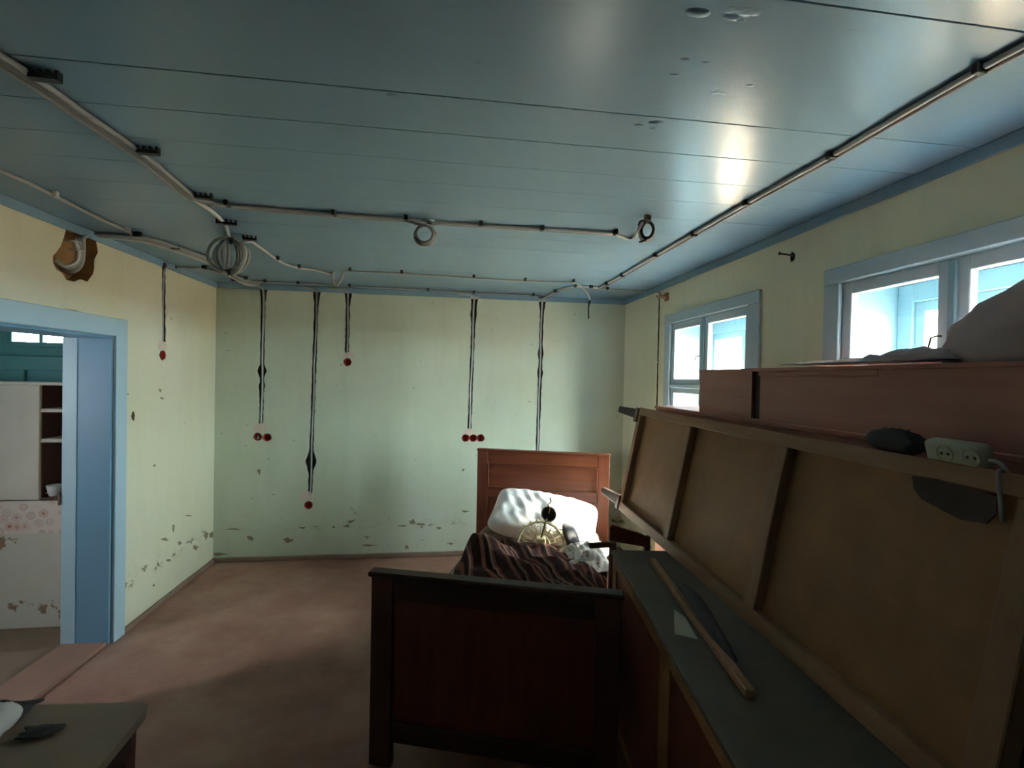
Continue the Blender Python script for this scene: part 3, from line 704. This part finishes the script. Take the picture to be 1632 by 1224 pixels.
# places where the paint has come off in flakes
M['flake'] = paint('bared_old_plaster', (.24, .20, .13), .9, .3, 30, .5, 80)
for (x, y, a, b, wl_) in ((460, 861, 9, 4, 'b'), (398, 858, 6, 4, 'b'), (350, 883, 12, 3, 'b'), (482, 841, 8, 2, 'b'), (657, 832, 5, 6, 'b'), (671, 836, 10, 1.5, 'b'), (590, 869, 14, 2, 'b'), (640, 838, 8, 1.5, 'b'), (585, 856, 4, 2, 'b'), (648, 872, 4, 3, 'b'), (413, 752, 3, 6, 'b'), (532, 840, 3, 2, 'b'), (742, 815, 7, 2, 'b'), (738, 749, 3, 3, 'b'), (700, 842, 5, 2, 'b'), (718, 866, 5, 2, 'b'), (372, 843, 14, 1.2, 'b'), (337, 852, 5, 5, 'l'), (328, 853, 3, 7, 'l'), (276, 842, 2, 7, 'l'), (262, 860, 7, 3, 'l'), (300, 822, 8, 1.5, 'l'), (286, 866, 4, 3, 'l'), (312, 873, 5, 4, 'l'), (252, 900, 3, 4, 'l'), (268, 893, 5, 2, 'l'), (245, 932, 2, 3, 'l'), (255, 622, 2, 3, 'l'), (258, 635, 3, 2, 'l'), (246, 742, 2, 2, 'l'), (204, 628, 2, 1.5, 'l')):
    n_ = 11; poly = []
    for k in range(n_):
        t_ = 2*math.pi*k/n_; rr = random.uniform(.45, 1.25); q = (x+a*rr*math.cos(t_), y+b*rr*math.sin(t_))
        p = onY(YB, *q) if wl_ == 'b' else onX(XL, *q)
        poly.append((p.x, p.z) if wl_ == 'b' else (p.y, p.z))
    mpf_ = (lambda u, v, d: (u, YB-d, v)) if wl_ == 'b' else (lambda u, v, d: (XL+d, u, v))
    obj('paint_flake', prism(poly, .0002, .0015, mpf_), M['flake'], wall_back if wl_ == 'b' else wall_left)
# hooks on the right wall
bp = onX(XR, 1064, 473)
e = empty('peg', (XR, bp.y, bp.z), 0, 'small wooden peg high on the wall left of the far window', 'peg')
obj('base', prism([(-.03, -.03), (.03, -.035), (.035, .0), (.03, .035), (-.025, .03)], .0, -.012, lambda u, v, d: (d, u, v)), M['raw_wood'], e)
tube('pin', [(-.01, 0, 0), (-.05, .015, .0), (-.085, .03, .004)], [.016]*4+[.012]*4+[.009]*5, M['raw_wood'], e)
e = empty('nail', (XR, NP.y, NP.z), 0, 'long dark nail sticking out of a crumbled hole above the windows', 'nail')
nt = onX(XR-.10, 1242, 404)
obj('shaft', tubevf([(.025, 0, 0), (nt.x-XR, nt.y-NP.y, nt.z-NP.z)], .0045, 8), M['metal'], e, True)
obj('head', lathevf([(0, 0), (.009, 0), (.009, .003), (0, .003)], 10, Matrix.Translation((nt.x-XR, nt.y-NP.y, nt.z-NP.z)) @ Vector((1, 0, 0)).to_track_quat('Z', 'Y').to_matrix().to_4x4()), M['metal'], e)

# small hole in the left wall by the door casing
hp_ = onX(XL, 211, 663)
tag(obj('metal_spike', prism([(-.012, 0), (0, .03), (.012, .005), (.004, -.03)], .0005, .008, lambda u, v, d: (hp_.x+d, hp_.y+u, hp_.z+v)), M['metal']), 'tiny dark metal spike in the left wall next to the door casing', 'hook')

# ------------------------------------------------------------------ bed
BF = Vector((-.317, 2.144, 0)); BA = math.atan2(-.322, 1.02); BW, BL = 1.07, 1.95
bed = empty('bed', BF, BA, 'dark red-brown wooden single bed with panelled head and foot boards', 'bed')
BM = Matrix.Translation(BF) @ Matrix.Rotation(BA, 4, 'Z'); BI = BM.inverted()
def bloc(z, x, y): return BI @ onZ(z, x, y)
fh, hh = .85, 1.115
# footboard
fb = bobj('footboard', hexbm(boxv((.10, .012, .19), (BW-.10, .028, fh-.10)), .002), M['foot_panel'], bed)
def sub(n, a, b, mt, par, bev=.004): return bobj(n, hexbm(boxv(a, b), bev), mt, par)
sub('stile', (.005, 0, 0), (.105, .04, fh-.022), M['dark_wood'], fb); sub('stile', (BW-.105, 0, 0), (BW-.005, .04, fh-.022), M['dark_wood'], fb)
sub('rail', (.105, .002, fh-.12), (BW-.105, .038, fh-.022), M['dark_wood_x'], fb); sub('rail', (.105, -.004, .115), (BW-.105, .04, .20), M['dark_wood_x'], fb)
sub('cap', (-.008, -.012, fh-.022), (BW+.008, .052, fh), M['dark_wood_x'], fb, .006)
# headboard
y0 = BL-.04
hb = bobj('headboard', hexbm(boxv((.085, y0+.012, .35), (BW-.085, y0+.028, hh-.10)), .002), M['mahog'], bed)
sub('stile', (.0, y0, 0), (.09, y0+.04, hh-.014), M['mahog_v'], hb); sub('stile', (BW-.09, y0, 0), (BW, y0+.04, hh-.014), M['mahog_v'], hb)
sub('rail', (.09, y0+.002, hh-.115), (BW-.09, y0+.038, hh-.014), M['mahog'], hb)
sub('rail', (.09, y0+.002, .72), (BW-.09, y0+.038, .80), M['mahog'], hb)
sub('rail', (.09, y0+.002, .25), (BW-.09, y0+.038, .36), M['mahog'], hb)
for x in (.19, .81): sub('muntin', (x-.035, y0+.003, .36), (x+.035, y0+.036, .72), M['mahog_v'], hb)
for a, b in (((.09, .80), (.098, hh-.115)), ((BW-.098, .80), (BW-.09, hh-.115)), ((.098, .80), (BW-.098, .808)), ((.098, hh-.123), (BW-.098, hh-.115))):
    sub('moulding', (a[0], y0-.004, a[1]), (b[0], y0+.014, b[1]), M['mahog'], hb, .002)
sub('cap', (-.006, y0-.008, hh-.014), (BW+.006, y0+.05, hh), M['mahog'], hb, .004)
for x in (.045, BW-.075): bobj('side_rail', hexbm(boxv((x, .04, .26), (x+.03, y0, .44)), .004), M['dark_wood_x'], bed)
for k in range(11): bobj('slat', hexbm(boxv((.06, .12+k*.165, .34), (BW-.06, .21+k*.165, .36)), .002), M['raw_wood'], bed)

# mattress
def rounded_slab(nx, ny, x0, x1, y0, y1, z0, z1, rad, wob, seed):
    bm = hexbm(boxv((x0, y0, z0), (x1, y1, z1)), 0)
    bmesh.ops.bevel(bm, geom=list(bm.edges), offset=rad, segments=4, profile=.5, affect='EDGES')
    bmesh.ops.subdivide_edges(bm, edges=[e for e in bm.edges if e.calc_length() > .2], cuts=14, use_grid_fill=True)
    for v in bm.verts:
        n_ = noise.noise(Vector((v.co.x*2.5, v.co.y*2.5, seed)))
        v.co.z += n_*wob*(1 if v.co.z > (z0+z1)/2 else .1); v.co.x += noise.noise(Vector((v.co.y*3, v.co.z*5, seed+4)))*wob*.6
    return bm
mt = bobj('mattress', rounded_slab(8, 14,   .078, BW-.078, .055, y0-.015, .362, .515, .05, .022, 3), M['mattress'], None, True)
mt.matrix_world = BM; tag(mt, 'worn brownish mattress on the wooden bed', 'mattress')

# pillow
def pillow_mesh(wx, wy, hz, seed, nu=44, nv=36, wr=.010):
    V = []; F = []
    for s in (1, -1):
        for j in range(nv+1):
            for i in range(nu+1):
                u = -1+2*i/nu; v = -1+2*j/nv
                ed = (1-abs(u)**3.2)*(1-abs(v)**3.2)
                h = hz*max(ed, 0)**.5
                cx = 1-.10*(1-abs(u))*abs(v)**4; 
                x = wx*u*(1-.10*abs(v)**5*abs(u)**3-.05*(1-v*v)*abs(u)**4); y = wy*v*(1-.14*abs(u)**5*abs(v)**3-.07*(1-u*u)*abs(v)**4)
                w1 = noise.noise(Vector((u*3.2+seed, v*2.1, s)))*hz*.22 + noise.noise(Vector((u*9+v*2+seed, v*4, s*2)))*wr
                fold = wr*.9*math.sin((u*1.0+v*.35)*27+2*noise.noise(Vector((u*3, v*3, seed))))*max(0, ed)
                V.append((x, y, s*h+(w1+fold)*ed))
    n = (nu+1)*(nv+1)
    for s in range(2):
        for j in range(nv):
            for i in range(nu):
                a = s*n+j*(nu+1)+i; q = (a, a+1, a+nu+2, a+nu+1); F.append(q if s == 0 else q[::-1])
    bm = bmesh.new(); vs_ = [bm.verts.new(v) for v in V]
    for f in F: bm.faces.new([vs_[i] for i in f])
    bmesh.ops.remove_doubles(bm, verts=bm.verts, dist=.0015); return bm
pw = bobj('pillow', pillow_mesh(.41, .25, .105, 2.0, wr=.011), M['white_cloth'], None, True)
pw.matrix_world = BM @ Matrix.Translation((.585, 1.66, .655)) @ Matrix.Rotation(math.radians(-4), 4, 'Z') @ Matrix.Rotation(math.radians(24), 4, 'X') @ Matrix.Rotation(math.radians(8), 4, 'Y')
tag(pw, 'crumpled white pillow leaning against the headboard', 'pillow')

# striped blanket: a heap folded over itself
def blanket():
    NX, NY = 90, 90; V = []; F = []; UV = []
    for j in range(NY+1):
        for i in range(NX+1):
            a = i/NX; b = j/NY
            x = .13+a*.90; y = .13+b*1.24
            x += .03*noise.noise(Vector((a*2, b*5, 1.0))); y += .05*noise.noise(Vector((a*5, b*2, 4.0)))
            e = min(a, 1-a, b, 1-b); fall = min(1, e/.10); fall = fall*fall*(3-2*fall)
            z = .03
            z += .17*math.exp(-((x-.22)/.17)**2-((y-.98)/.16)**2)
            z += .065*math.exp(-((x-.55)/.30)**2-((y-.80)/.20)**2)
            z += .035*math.exp(-((x-.62)/.30)**2-((y-1.17)/.14)**2)
            z += .09*math.exp(-((x-.85)/.22)**2-((y-.55)/.28)**2)
            z += .05*math.exp(-((x-.30)/.3)**2-((y-.45)/.3)**2)
            dd_ = (x*.75+y*.65)
            z += .022*math.sin(dd_*30+3*noise.noise(Vector((x*3, y*3, 2))))*(.6+.6*noise.noise(Vector((x*4, y*4, 9))))
            z += .035*noise.noise(Vector((x*6, y*6, 5)))+.012*noise.noise(Vector((x*17, y*17, 8)))
            z = max(z, .012)*fall+.004
            V.append((x, y, .522+z)); UV.append((a*.85+b*.55+.07*noise.noise(Vector((a*3, b*3, 0))), b))
    for j in range(NY):
        for i in range(NX):
            k = j*(NX+1)+i; F.append((k, k+1, k+NX+2, k+NX+1))
    me = bpy.data.meshes.new('blanket'); me.from_pydata(V, [], F); uv = me.uv_layers.new(name='UVMap')
    for l_ in me.loops: uv.data[l_.index].uv = UV[l_.vertex_index]
    o = link('blanket', me, M['stripes'], None, True); md = o.modifiers.new('thick', 'SOLIDIFY'); md.thickness = .006; md.offset = 1
    return o
bk = blanket(); bk.matrix_world = BM; tag(bk, 'dark striped wool blanket heaped on the bed', 'blanket')

def rag(name, x0, x1, y0, y1, z0, amp, seed, mat, fx=5, nx=40, base=.01, rot=0, thick=.004):
    V = []; F = []; cx, cy = (x0+x1)/2, (y0+y1)/2
    for j in range(nx+1):
        for i in range(nx+1):
            a = i/nx; b = j/nx; x = x0+(x1-x0)*a; y = y0+(y1-y0)*b
            x += .25*(x1-x0)*noise.noise(Vector((a*1.5, b*2.5, seed))); y += .25*(y1-y0)*noise.noise(Vector((a*2.5, b*1.5, seed+3)))
            e = min(a, 1-a, b, 1-b); fall = min(1, e/.2)
            z = base+amp*(.6*math.exp(-((a-.5)**2+(b-.5)**2)*4)+.5*abs(noise.noise(Vector((a*fx, b*fx, seed+7))))+.18*noise.noise(Vector((a*fx*3, b*fx*3, seed+1))))*fall
            V.append((x-cx, y-cy, max(z, .003)))
    for j in range(nx):
        for i in range(nx):
            k = j*(nx+1)+i; F.append((k, k+1, k+nx+2, k+nx+1))
    me = bpy.data.meshes.new(name); me.from_pydata(V, [], F); o = link(name, me, mat, None, True)
    md = o.modifiers.new('thick', 'SOLIDIFY'); md.thickness = thick; md.offset = 1
    o.location = (cx, cy, z0); o.rotation_euler = (0, 0, rot); return o
fl = rag('flowered_cloth', .74, 1.02, .95, 1.42, .55, .10, 11, M['floral2'], 5)
fl.matrix_world = BM @ Matrix.Translation((.90, 1.18, .545)); tag(fl, 'crumpled flower-printed cloth beside the white pillow', 'cloth')
sk = obj('sock', tubevf(catmull([(0, .17, .11), (.02, .10, .10), (.04, .02, .07), (.06, -.06, .03), (.075, -.12, .02)]), [.024+.020*math.sin(math.pi*i/24) for i in range(25)], 12), M['dark_piece'], None, True)
sk.matrix_world = BM @ Matrix.Translation((.76, 1.30, .585)) @ Matrix.Diagonal((1.15, 1, .75, 1)); tag(sk, 'dark grey rolled cloth lying between the lamp and the flowered cloth', 'cloth')

# lamp: openwork fan-shaped sconce with a cup on a stem
lp = onY(3.18, 862, 868); LS = 1.0
lm = empty('sconce_lamp', lp, math.radians(-8), 'cream openwork lamp with a cup-shaped holder standing on the blanket', 'lamp')
CM = M['cream_metal']
def arc(rx, rz, a0, a1, n=24, y=0): return [Vector((rx*math.cos(a0+(a1-a0)*k/n), y, rz*math.sin(a0+(a1-a0)*k/n))) for k in range(n+1)]
fan = empty('fan', (0, 0, 0)); fan.parent = lm
bpy.data.objects.remove(fan)
tilt = Matrix.Rotation(math.radians(-22), 4, 'X')
def lpart(name, pts, r, mat=CM, seg=6): return obj(name, tubevf([tilt @ Vector(p) for p in pts], r, seg), mat, lm, True)
lpart('rim', arc(.155, .150, -.15, math.pi+.15), .008)
lpart('rim', arc(.06, .058, 0, math.pi), .005)
lpart('base_bar', [(-.155, 0, -.02), (-.05, 0, -.035), (.05, 0, -.035), (.155, 0, -.02)], .008)
for k in range(11):
    a = math.pi*(k+.5)/11; lpart('spoke', [(.055*math.cos(a), 0, .055*math.sin(a)), (.15*math.cos(a), 0, .146*math.sin(a))], .0038)
for k in range(10):
    a = math.pi*(k+1)/11; c_ = Vector((.11*math.cos(a), 0, .108*math.sin(a)))
    lpart('scroll', [c_+Vector((.013*math.cos(t), 0, .013*math.sin(t))) for t in np.linspace(0, 5.2, 12)], .0035)
for k in range(12):
    a = math.pi*k/11; c_ = Vector((.158*math.cos(a), 0, .152*math.sin(a)))
    obj('petal', lathevf([(0, -.007), (.012, -.004), (.015, 0), (.012, .004), (0, .007)], 8, tilt @ Matrix.Translation(c_) @ Matrix.Rotation(math.radians(90), 4, 'X')), CM, lm, True)
bobj('block', hexbm(boxv((-.030, -.045, -.03), (.030, .012, .055)), .006), CM, lm)
cp = onY(3.14, 874, 820)-lp; cp = Matrix.Rotation(math.radians(8), 3, 'Z') @ cp
obj('stem', tubevf([Vector((.0, -.02, .05)), cp+Vector((-.012, 0, -.03))], .0065, 8), M['cup_metal'], lm, True)
ax = Vector((.10, -.80, .45)).normalized(); R_ = ax.to_track_quat('Z', 'Y').to_matrix().to_4x4()
obj('cup', lathevf([(0, -.055), (.022, -.053), (.040, -.035), (.050, .0), (.053, .012), (.049, .012), (.045, .0), (.034, -.03), (0, -.045)], 24, Matrix.Translation(cp) @ R_), M['cup_metal'], lm, True)
obj('cup_lining', lathevf([(.0485, .010), (.0445, -.002), (.033, -.029), (0, -.043)], 24, Matrix.Translation(cp) @ R_), M['dark_piece'], lm, True)
obj('wire', tubevf(catmull([cp+Vector((.0, -.01, .01)), cp+Vector((.006, -.02, .05)), cp+Vector((-.006, -.015, .07)), cp+Vector((.012, -.01, .085)), cp+Vector((.010, -.01, .115))]), .004, 6), M['hole'], lm, True)

# ------------------------------------------------------------------ stack of furniture by the windows
# lower cabinet with the dusty top
F0 = Vector((.836, 2.315, .85)); F1 = Vector((.654, .974, .85)); ld_ = (F1-F0).normalized(); ln = Vector((-ld_.y, ld_.x, 0))
if ln.x < 0: ln = -ln
def fr(O, a, b, c):
    return lambda s, t, d: O+a*s+b*t+c*d
def fbox(name, fn, s0, s1, t0, t1, d0, d1, mat, bev=.003):
    V = [fn(s0, t0, d0), fn(s1, t0, d0), fn(s1, t1, d0), fn(s0, t1, d0), fn(s0, t0, d1), fn(s1, t0, d1), fn(s1, t1, d1), fn(s0, t1, d1)]
    return bobj(name, hexbm(V, bev), mat)
Lf = fr(Vector((F0.x, F0.y, 0)), ld_, Vector((0, 0, 1)), ln); LLEN = 1.95
lc = empty('low_cabinet', F0*1, 0, 'dark wooden cabinet with a dusty grey top, at the bottom of the furniture stack', 'cabinet'); lc.location.z = 0
for nm, a in (('top', (0, LLEN, .828, .85, -.005, .50, M['dusty'])), ('body', (.012, LLEN-.01, .06, .828, .018, .495, M['dark_wood'])),
              ('front_panel', (.09, .78, .12, .78, .006, .0185, M['foot_panel'])), ('front_panel', (.88, 1.86, .12, .78, .006, .0185, M['foot_panel'])),
              ('stile', (.012, .09, .06, .828, -.0, .0185, M['hardboard'])), ('stile', (.78, .88, .06, .828, 0, .0185, M['hardboard'])), ('stile', (1.86, 1.94, .06, .828, 0, .0185, M['hardboard'])),
              ('rail', (.09, 1.86, .78, .828, 0, .0185, M['hardboard'])), ('rail', (.09, 1.86, .06, .12, 0, .0185, M['hardboard'])),
              ('foot', (.03, .10, 0, .06, .02, .09, M['dark_wood'])), ('foot', (1.85, 1.92, 0, .06, .02, .09, M['dark_wood'])), ('foot', (.03, .10, 0, .06, .41, .48, M['dark_wood'])), ('foot', (1.85, 1.92, 0, .06, .41, .48, M['dark_wood']))):
    wpar(fbox(nm, Lf, *a), lc)
# chair standing at the far end: curved top of its back and a front rail with post
eb = [onY(2.33, *q) for q in [(972, 862), (972, 842), (976, 837), (1019, 850), (1030, 855), (1030, 872)]]
stl = empty('wooden_chair', (.95, 2.45, 0), 0, 'dark wooden chair wedged between the bed and the low cabinet', 'chair')
mpf = lambda u, v, d: (u, 2.33+d, v)
wpar(obj('back_board', prism([(p.x, p.z) for p in eb], 0, .022, mpf), M['mahog']), stl)
a_, b_ = onY(2.36, 939, 866), onY(2.36, 982, 868)
wpar(box('rail', (a_.x, 2.352, b_.z-.014), (b_.x, 2.375, b_.z+.012), M['dark_wood_x'], bev=.004), stl)
pb2 = onY(2.36, 976, 868)
wpar(box('leg', (pb2.x-.012, 2.345, 0), (pb2.x+.016, 2.380, pb2.z+.01), M['dark_wood'], bev=.004), stl)
wpar(box('leg', (1.02, 2.345, 0), (1.05, 2.375, .90), M['dark_wood'], bev=.004), stl)

# tall chest by the wall
tc = empty('tall_chest', (1.53, 2.0, 0), 0, 'tall reddish chest against the windows with a leaning frame before it', 'chest')
TCZ = 1.538
for nm, a, b, mtl in (('body', (1.372, .52, .05), (1.70, 3.00, TCZ-.02), M['stack_red']), ('top', (1.362, .50, TCZ-.02), (1.705, 3.03, TCZ), M['stack_red']), ('plinth', (1.39, .54, 0), (1.69, 2.98, .05), M['dark_wood'])):
    wpar(box(nm, a, b, mtl), tc)

# upper box on top of it
B0 = 1.376
yl = lambda px: onX(B0, px, 620).y
ub = empty('wooden_box', (1.5, 1.5, TCZ), 0, 'long reddish-brown wooden box with panelled front on top of the stack', 'box')
y_far = yl(1115); y_s0, y_s1 = yl(1198), yl(1208); y_p1 = yl(1398); BT = 1.766
for nm, a, b, mtl in (('body', (B0+.014, .50, TCZ), (1.66, y_far-.002, BT-.014), M['stack_dark']), ('lid', (B0-.004, .49, BT-.014), (1.67, y_far+.004, BT), M['stack_red']),
                      ('front_board', (B0, y_s0, TCZ), (B0+.014, y_far, BT-.014), M['stack_red']),
                      ('front_panel', (B0+.009, y_p1, TCZ), (B0+.014, y_s1, BT-.034), M['stack_red']),
                      ('front_rail', (B0, y_p1, BT-.034), (B0+.014, y_s1, BT-.014), M['stack_red']),
                      ('front_board', (B0, .50, TCZ), (B0+.014, y_p1, BT-.014), M['stack_red'])):
    wpar(box(nm, a, b, mtl, bev=.0015), ub)

# leaning cabinet lying on its side, back towards the room
P0 = Vector((1.129, 3.035, .852)); P1 = Vector((1.036, .994, .852)); TT = Vector((1.26, 3.03, 1.524))
e1 = (P1-P0).normalized(); e2 = TT-P0; e2 -= e1*e2.dot(e1); AW = e2.length; e2.normalize(); an = e1.cross(e2)
Af = fr(P0, e1, e2, an); AL = 2.26
ac = empty('leaning_cabinet', P0, 0, 'cabinet lying on its side showing brown hardboard back, pale battens and two stubby legs', 'cabinet')
for nm, a in (('back_panel', (.03, AL-.03, .03, AW-.03, -.044, -.038, M['hardboard'])),
              ('top_rail', (0, AL, AW-.048, AW, -.05, 0, M['raw_wood_y'])), ('bottom_rail', (0, AL, 0, .055, -.05, 0, M['raw_wood_y'])),
              ('end_rail', (0, .035, .055, AW-.048, -.05, -.002, M['raw_wood'])), ('end_rail', (AL-.06, AL, .055, AW-.048, -.05, -.002, M['raw_wood'])),
              ('batten', (.70, .755, .055, AW-.048, -.038, -.001, M['raw_wood'])), ('batten', (1.425, 1.49, .055, AW-.048, -.038, -.001, M['raw_wood'])),
              ('edge_strip', (-.03, .0, .10, AW-.10, -.045, -.006, M['raw_wood'])),
              ('side_panel', (0, AL, AW-.016, AW-.001, -.088, -.05, M['mahog'])), ('side_panel', (0, AL, .001, .016, -.088, -.05, M['dark_wood'])),
              ('inner_panel', (.01, AL-.01, .016, AW-.016, -.088, -.080, M['dark_wood'])),
              ('bottom_board', (-.012, 0, .0, AW, -.086, -.012, M['dark_wood'])),
              ('leg_block', (-.05, -.0, .0, .09, -.075, .01, M['dark_wood'])), ('leg_block', (-.05, -.0, AW-.10, AW-.005, -.075, .01, M['dark_wood']))):
    wpar(fbox(nm, Af, *a), ac)
# tapered legs
for (t0, t1, u0, u1) in ((.012, .078, .024, .066), (AW-.078, AW-.012, AW-.062, AW-.016)):
    s0, s1 = -.05, -.34
    V = [Af(s0, t0, -.06), Af(s1, u0, -.01), Af(s1, u1, -.01), Af(s0, t1, -.06), Af(s0, t0, -.008), Af(s1, u0, .03), Af(s1, u1, .03), Af(s0, t1, -.008)]
    wpar(bobj('leg', hexbm(V, .004), M['leg_wood']), ac)

# odds and ends on the stack
def onA(x, y, d=0):
    dr = Vector(ray(x, y)); t = (P0+an*d-Vector(C)).dot(an)/dr.dot(an); return Vector(C)+dr*t
def sA(q): 
    p = onA(*q)-P0; return p.dot(e1), p.dot(e2)
# power strip resting on the top rail, leaning on the box
s0, s1 = 1.985, 2.12
ps_ = empty('power_strip', Af(2.05, AW, -.05), 0, 'yellowed white power strip lying on the edge of the leaning cabinet', 'power strip')
Sf = fr(Af(0, AW+.002, -.030), e1, (e2*.9+an*.45).normalized(), (an*.9-e2*.45).normalized())
psb = wpar(bobj('body', hexbm([Sf(s0, 0, -.02), Sf(s1, 0, -.02), Sf(s1, .055, -.02), Sf(s0, .055, -.02), Sf(s0, .0, .02), Sf(s1, 0, .02), Sf(s1, .055, .02), Sf(s0, .055, .02)], .012, 3), M['paper'], None, True), ps_)
for s_ in (s0+.055, s0+.115):
    cen = Sf(s_, .028, .0205); R_ = (an*.9-e2*.45).to_track_quat('Z', 'Y').to_matrix().to_4x4()
    wpar(obj('socket', lathevf([(.021, 0), (.021, .002), (.018, .002), (.017, -.001), (0, -.001)], 18, Matrix.Translation(cen) @ R_), M['paper'], None, True), ps_)
    for o_ in (-.008, .008):
        wpar(obj('pin_hole', lathevf([(0, .0005), (.0035, .0005), (.0035, -.002), (0, -.002)], 8, Matrix.Translation(cen+e1*o_) @ R_), M['black']), ps_)
wpar(tube('cord', [Sf(s1-.005, .02, 0), Sf(s1+.02, .018, .0), Sf(s1+.04, .0, .01), Af(s1+.05, AW-.005, .012), Af(s1+.075, AW-.10, .012)], .0042, M['conduit']), ps_)
bg_ = bobj('black_bundle', pillow_mesh(.075, .035, .030, 9.0, 18, 14, .006), M['dark_piece'], None, True)
bg_.matrix_world = Matrix.Translation(Af(1.87, AW+.032, -.035)) @ Matrix(((e1.x, an.x, e2.x, 0), (e1.y, an.y, e2.y, 0), (e1.z, an.z, e2.z, 0), (0, 0, 0, 1)))
tag(bg_, 'small dark bundle beside the white power strip', 'bundle')
dk = obj('dark_piece', prism([(1.975, AW-.05), (2.03, AW-.046), (2.10, AW-.05), (2.17, AW-.055), (2.175, AW-.09), (2.16, AW-.115), (2.11, AW-.122), (2.06, AW-.112), (2.01, AW-.10), (1.985, AW-.08)], .0008, .005, Af), M['brown_patch']); tag(dk, 'thin dark patch on the leaning cabinet below the power strip', 'cloth')  # flat blackish-brown patch laid on the face of the leaning cabinet

# stick, paper and dark sheath on the dusty top
zt = .851
def flat(px, z=zt): return [onZ(z, *q) for q in px]
q0, q1 = onZ(.875, 1040, 890), onZ(.875, 1196, 1100)
dr = (q1-q0).normalized(); nr = Vector((-dr.y, dr.x, 0))
pkf = fr(q0, dr, nr, Vector((0, 0, 1)))
tag(fbox('wooden_stick', pkf, 0, (q1-q0).length, -.014, .014, -.023, .002, M['raw_wood'], .003), 'narrow wooden stick lying along the dusty cabinet top', 'stick')
pp = flat([(1074, 972), (1092, 985), (1112, 1020), (1075, 1012)])
tag(obj('paper', prism([(p.x, p.y) for p in pp], .0008, .003, lambda u, v, d: (u, v, zt+d)), M['paper']), 'scrap of pale paper under the stick on the dusty cabinet top', 'paper')
sh0, sh1 = onZ(.90, 1088, 935), onZ(.88, 1172, 1052)
tag(obj('dark_sheath', tubevf(catmull([sh0, sh0.lerp(sh1, .3)+Vector((.006, 0, .005)), sh0.lerp(sh1, .7), sh1]), [.006+.020*math.sin(math.pi*min(1, .15+.85*i/18)) for i in range(19)], 10), M['dark_piece'], None, True), 'dark tapering bundle lying on the stick beside the leaning cabinet', 'bundle')

# cloths on the upper box
def sack(name, cx, cy, z0, wx, wy, hz, seed, mat):
    V = []; F = []; nu, nv = 40, 20
    for j in range(nv+1):
        ph = math.pi*.5*j/nv
        for i in range(nu):
            th = 2*math.pi*i/nu; d = Vector((math.cos(th)*math.cos(ph), math.sin(th)*math.cos(ph), math.sin(ph)))
            k = 1+.16*noise.noise(d*1.6+Vector((seed, 0, 0)))+.05*noise.noise(d*5+Vector((0, seed, 0)))
            V.append((cx+wx*d.x*k, cy+wy*d.y*k, z0+max(.001, hz*d.z*k)))
    for j in range(nv):
        for i in range(nu):
            l = (i+1) % nu; F.append((j*nu+i, j*nu+l, (j+1)*nu+l, (j+1)*nu+i))
    F.append(tuple(range(nu-1, -1, -1)))
    return obj(name, (V, F), mat, None, True)
sk1 = sack('fabric_sack', 1.53, .80, BT, .15, .50, .25, 5.0, M['grey_cloth']); tag(sk1, 'bulging pinkish-grey fabric sack on top of the wooden box', 'sack')
for (pa, h, l_, sd_, ln_) in ((1290, .018, 'thin folded cream rag at the far end of the box top', 31, .10), (1372, .022, 'flat crumpled pinkish rag in the middle of the box top', 33, .16), (1450, .05, 'rolled pinkish cloth on the box top next to the sack', 35, .14)):
    yy = onX(1.42, pa, 580).y
    r_ = rag('rag', 1.385, 1.60, yy-ln_, yy+ln_, BT, h, sd_, M['grey_cloth'] if sd_ != 31 else M['dirty_white'], 4, 26); tag(r_, l_, 'rag')

# ------------------------------------------------------------------ low table, bottom left
TH = .50
tb = empty('low_table', (-1.4, 1.55, 0), 0, 'low red-brown table with a worn dusty top in the near left corner', 'table')
poly = [(-1.035, 1.20), (-1.020, 1.55), (-1.035, 1.84), (-1.050, 1.878), (-1.085, 1.895), (-1.72, 1.93), (-1.76, 1.90), (-1.77, 1.20)]
wpar(obj('table_top', prism(poly, TH-.03, TH, lambda u, v, d: (u, v, d)), M['table']), tb)
wpar(box('apron', (-1.075, 1.26, TH-.13), (-1.055, 1.80, TH-.03), M['dark_wood_x']), tb)
wpar(box('apron', (-1.68, 1.825, TH-.13), (-1.10, 1.845, TH-.03), M['dark_wood_x']), tb)
wpar(box('apron', (-1.72, 1.26, TH-.13), (-1.70, 1.80, TH-.03), M['dark_wood_x']), tb)
for (x, y) in ((-1.085, 1.80), (-1.085, 1.23), (-1.70, 1.80), (-1.70, 1.23)):
    V = [(x-.022, y-.022, 0), (x+.022, y-.022, 0), (x+.022, y+.022, 0), (x-.022, y+.022, 0), (x-.03, y-.03, TH-.03), (x+.03, y-.03, TH-.03), (x+.03, y+.03, TH-.03), (x-.03, y+.03, TH-.03)]
    wpar(hexa('leg', V, M['dark_wood']), tb)
pq = onZ(TH+.04, -14, 1160)
sh = bobj('white_rag', pillow_mesh(.065, .08, .045, 14.0, 20, 20, .006), M['white_cloth'], None, True); sh.location = (pq.x-.02, pq.y, TH+.048); tag(sh, 'white cloth bundle at the left edge of the low table', 'cloth')
pq2 = onZ(TH+.03, 2, 1137)
dkr = rag('dark_rag', pq2.x-.11, pq2.x+.05, pq2.y-.02, pq2.y+.09, TH, .04, 41, M['dark_piece'], 5, 24); tag(dkr, 'dark shaggy rag behind the white bundle on the low table', 'rag')
pq3 = onZ(TH, 68, 1170)
dk2 = rag('dark_scrap', pq3.x-.06, pq3.x+.05, pq3.y-.03, pq3.y+.02, TH, .015, 45, M['dark_piece'], 5, 18); tag(dk2, 'small dark scrap lying on the worn table top', 'scrap')
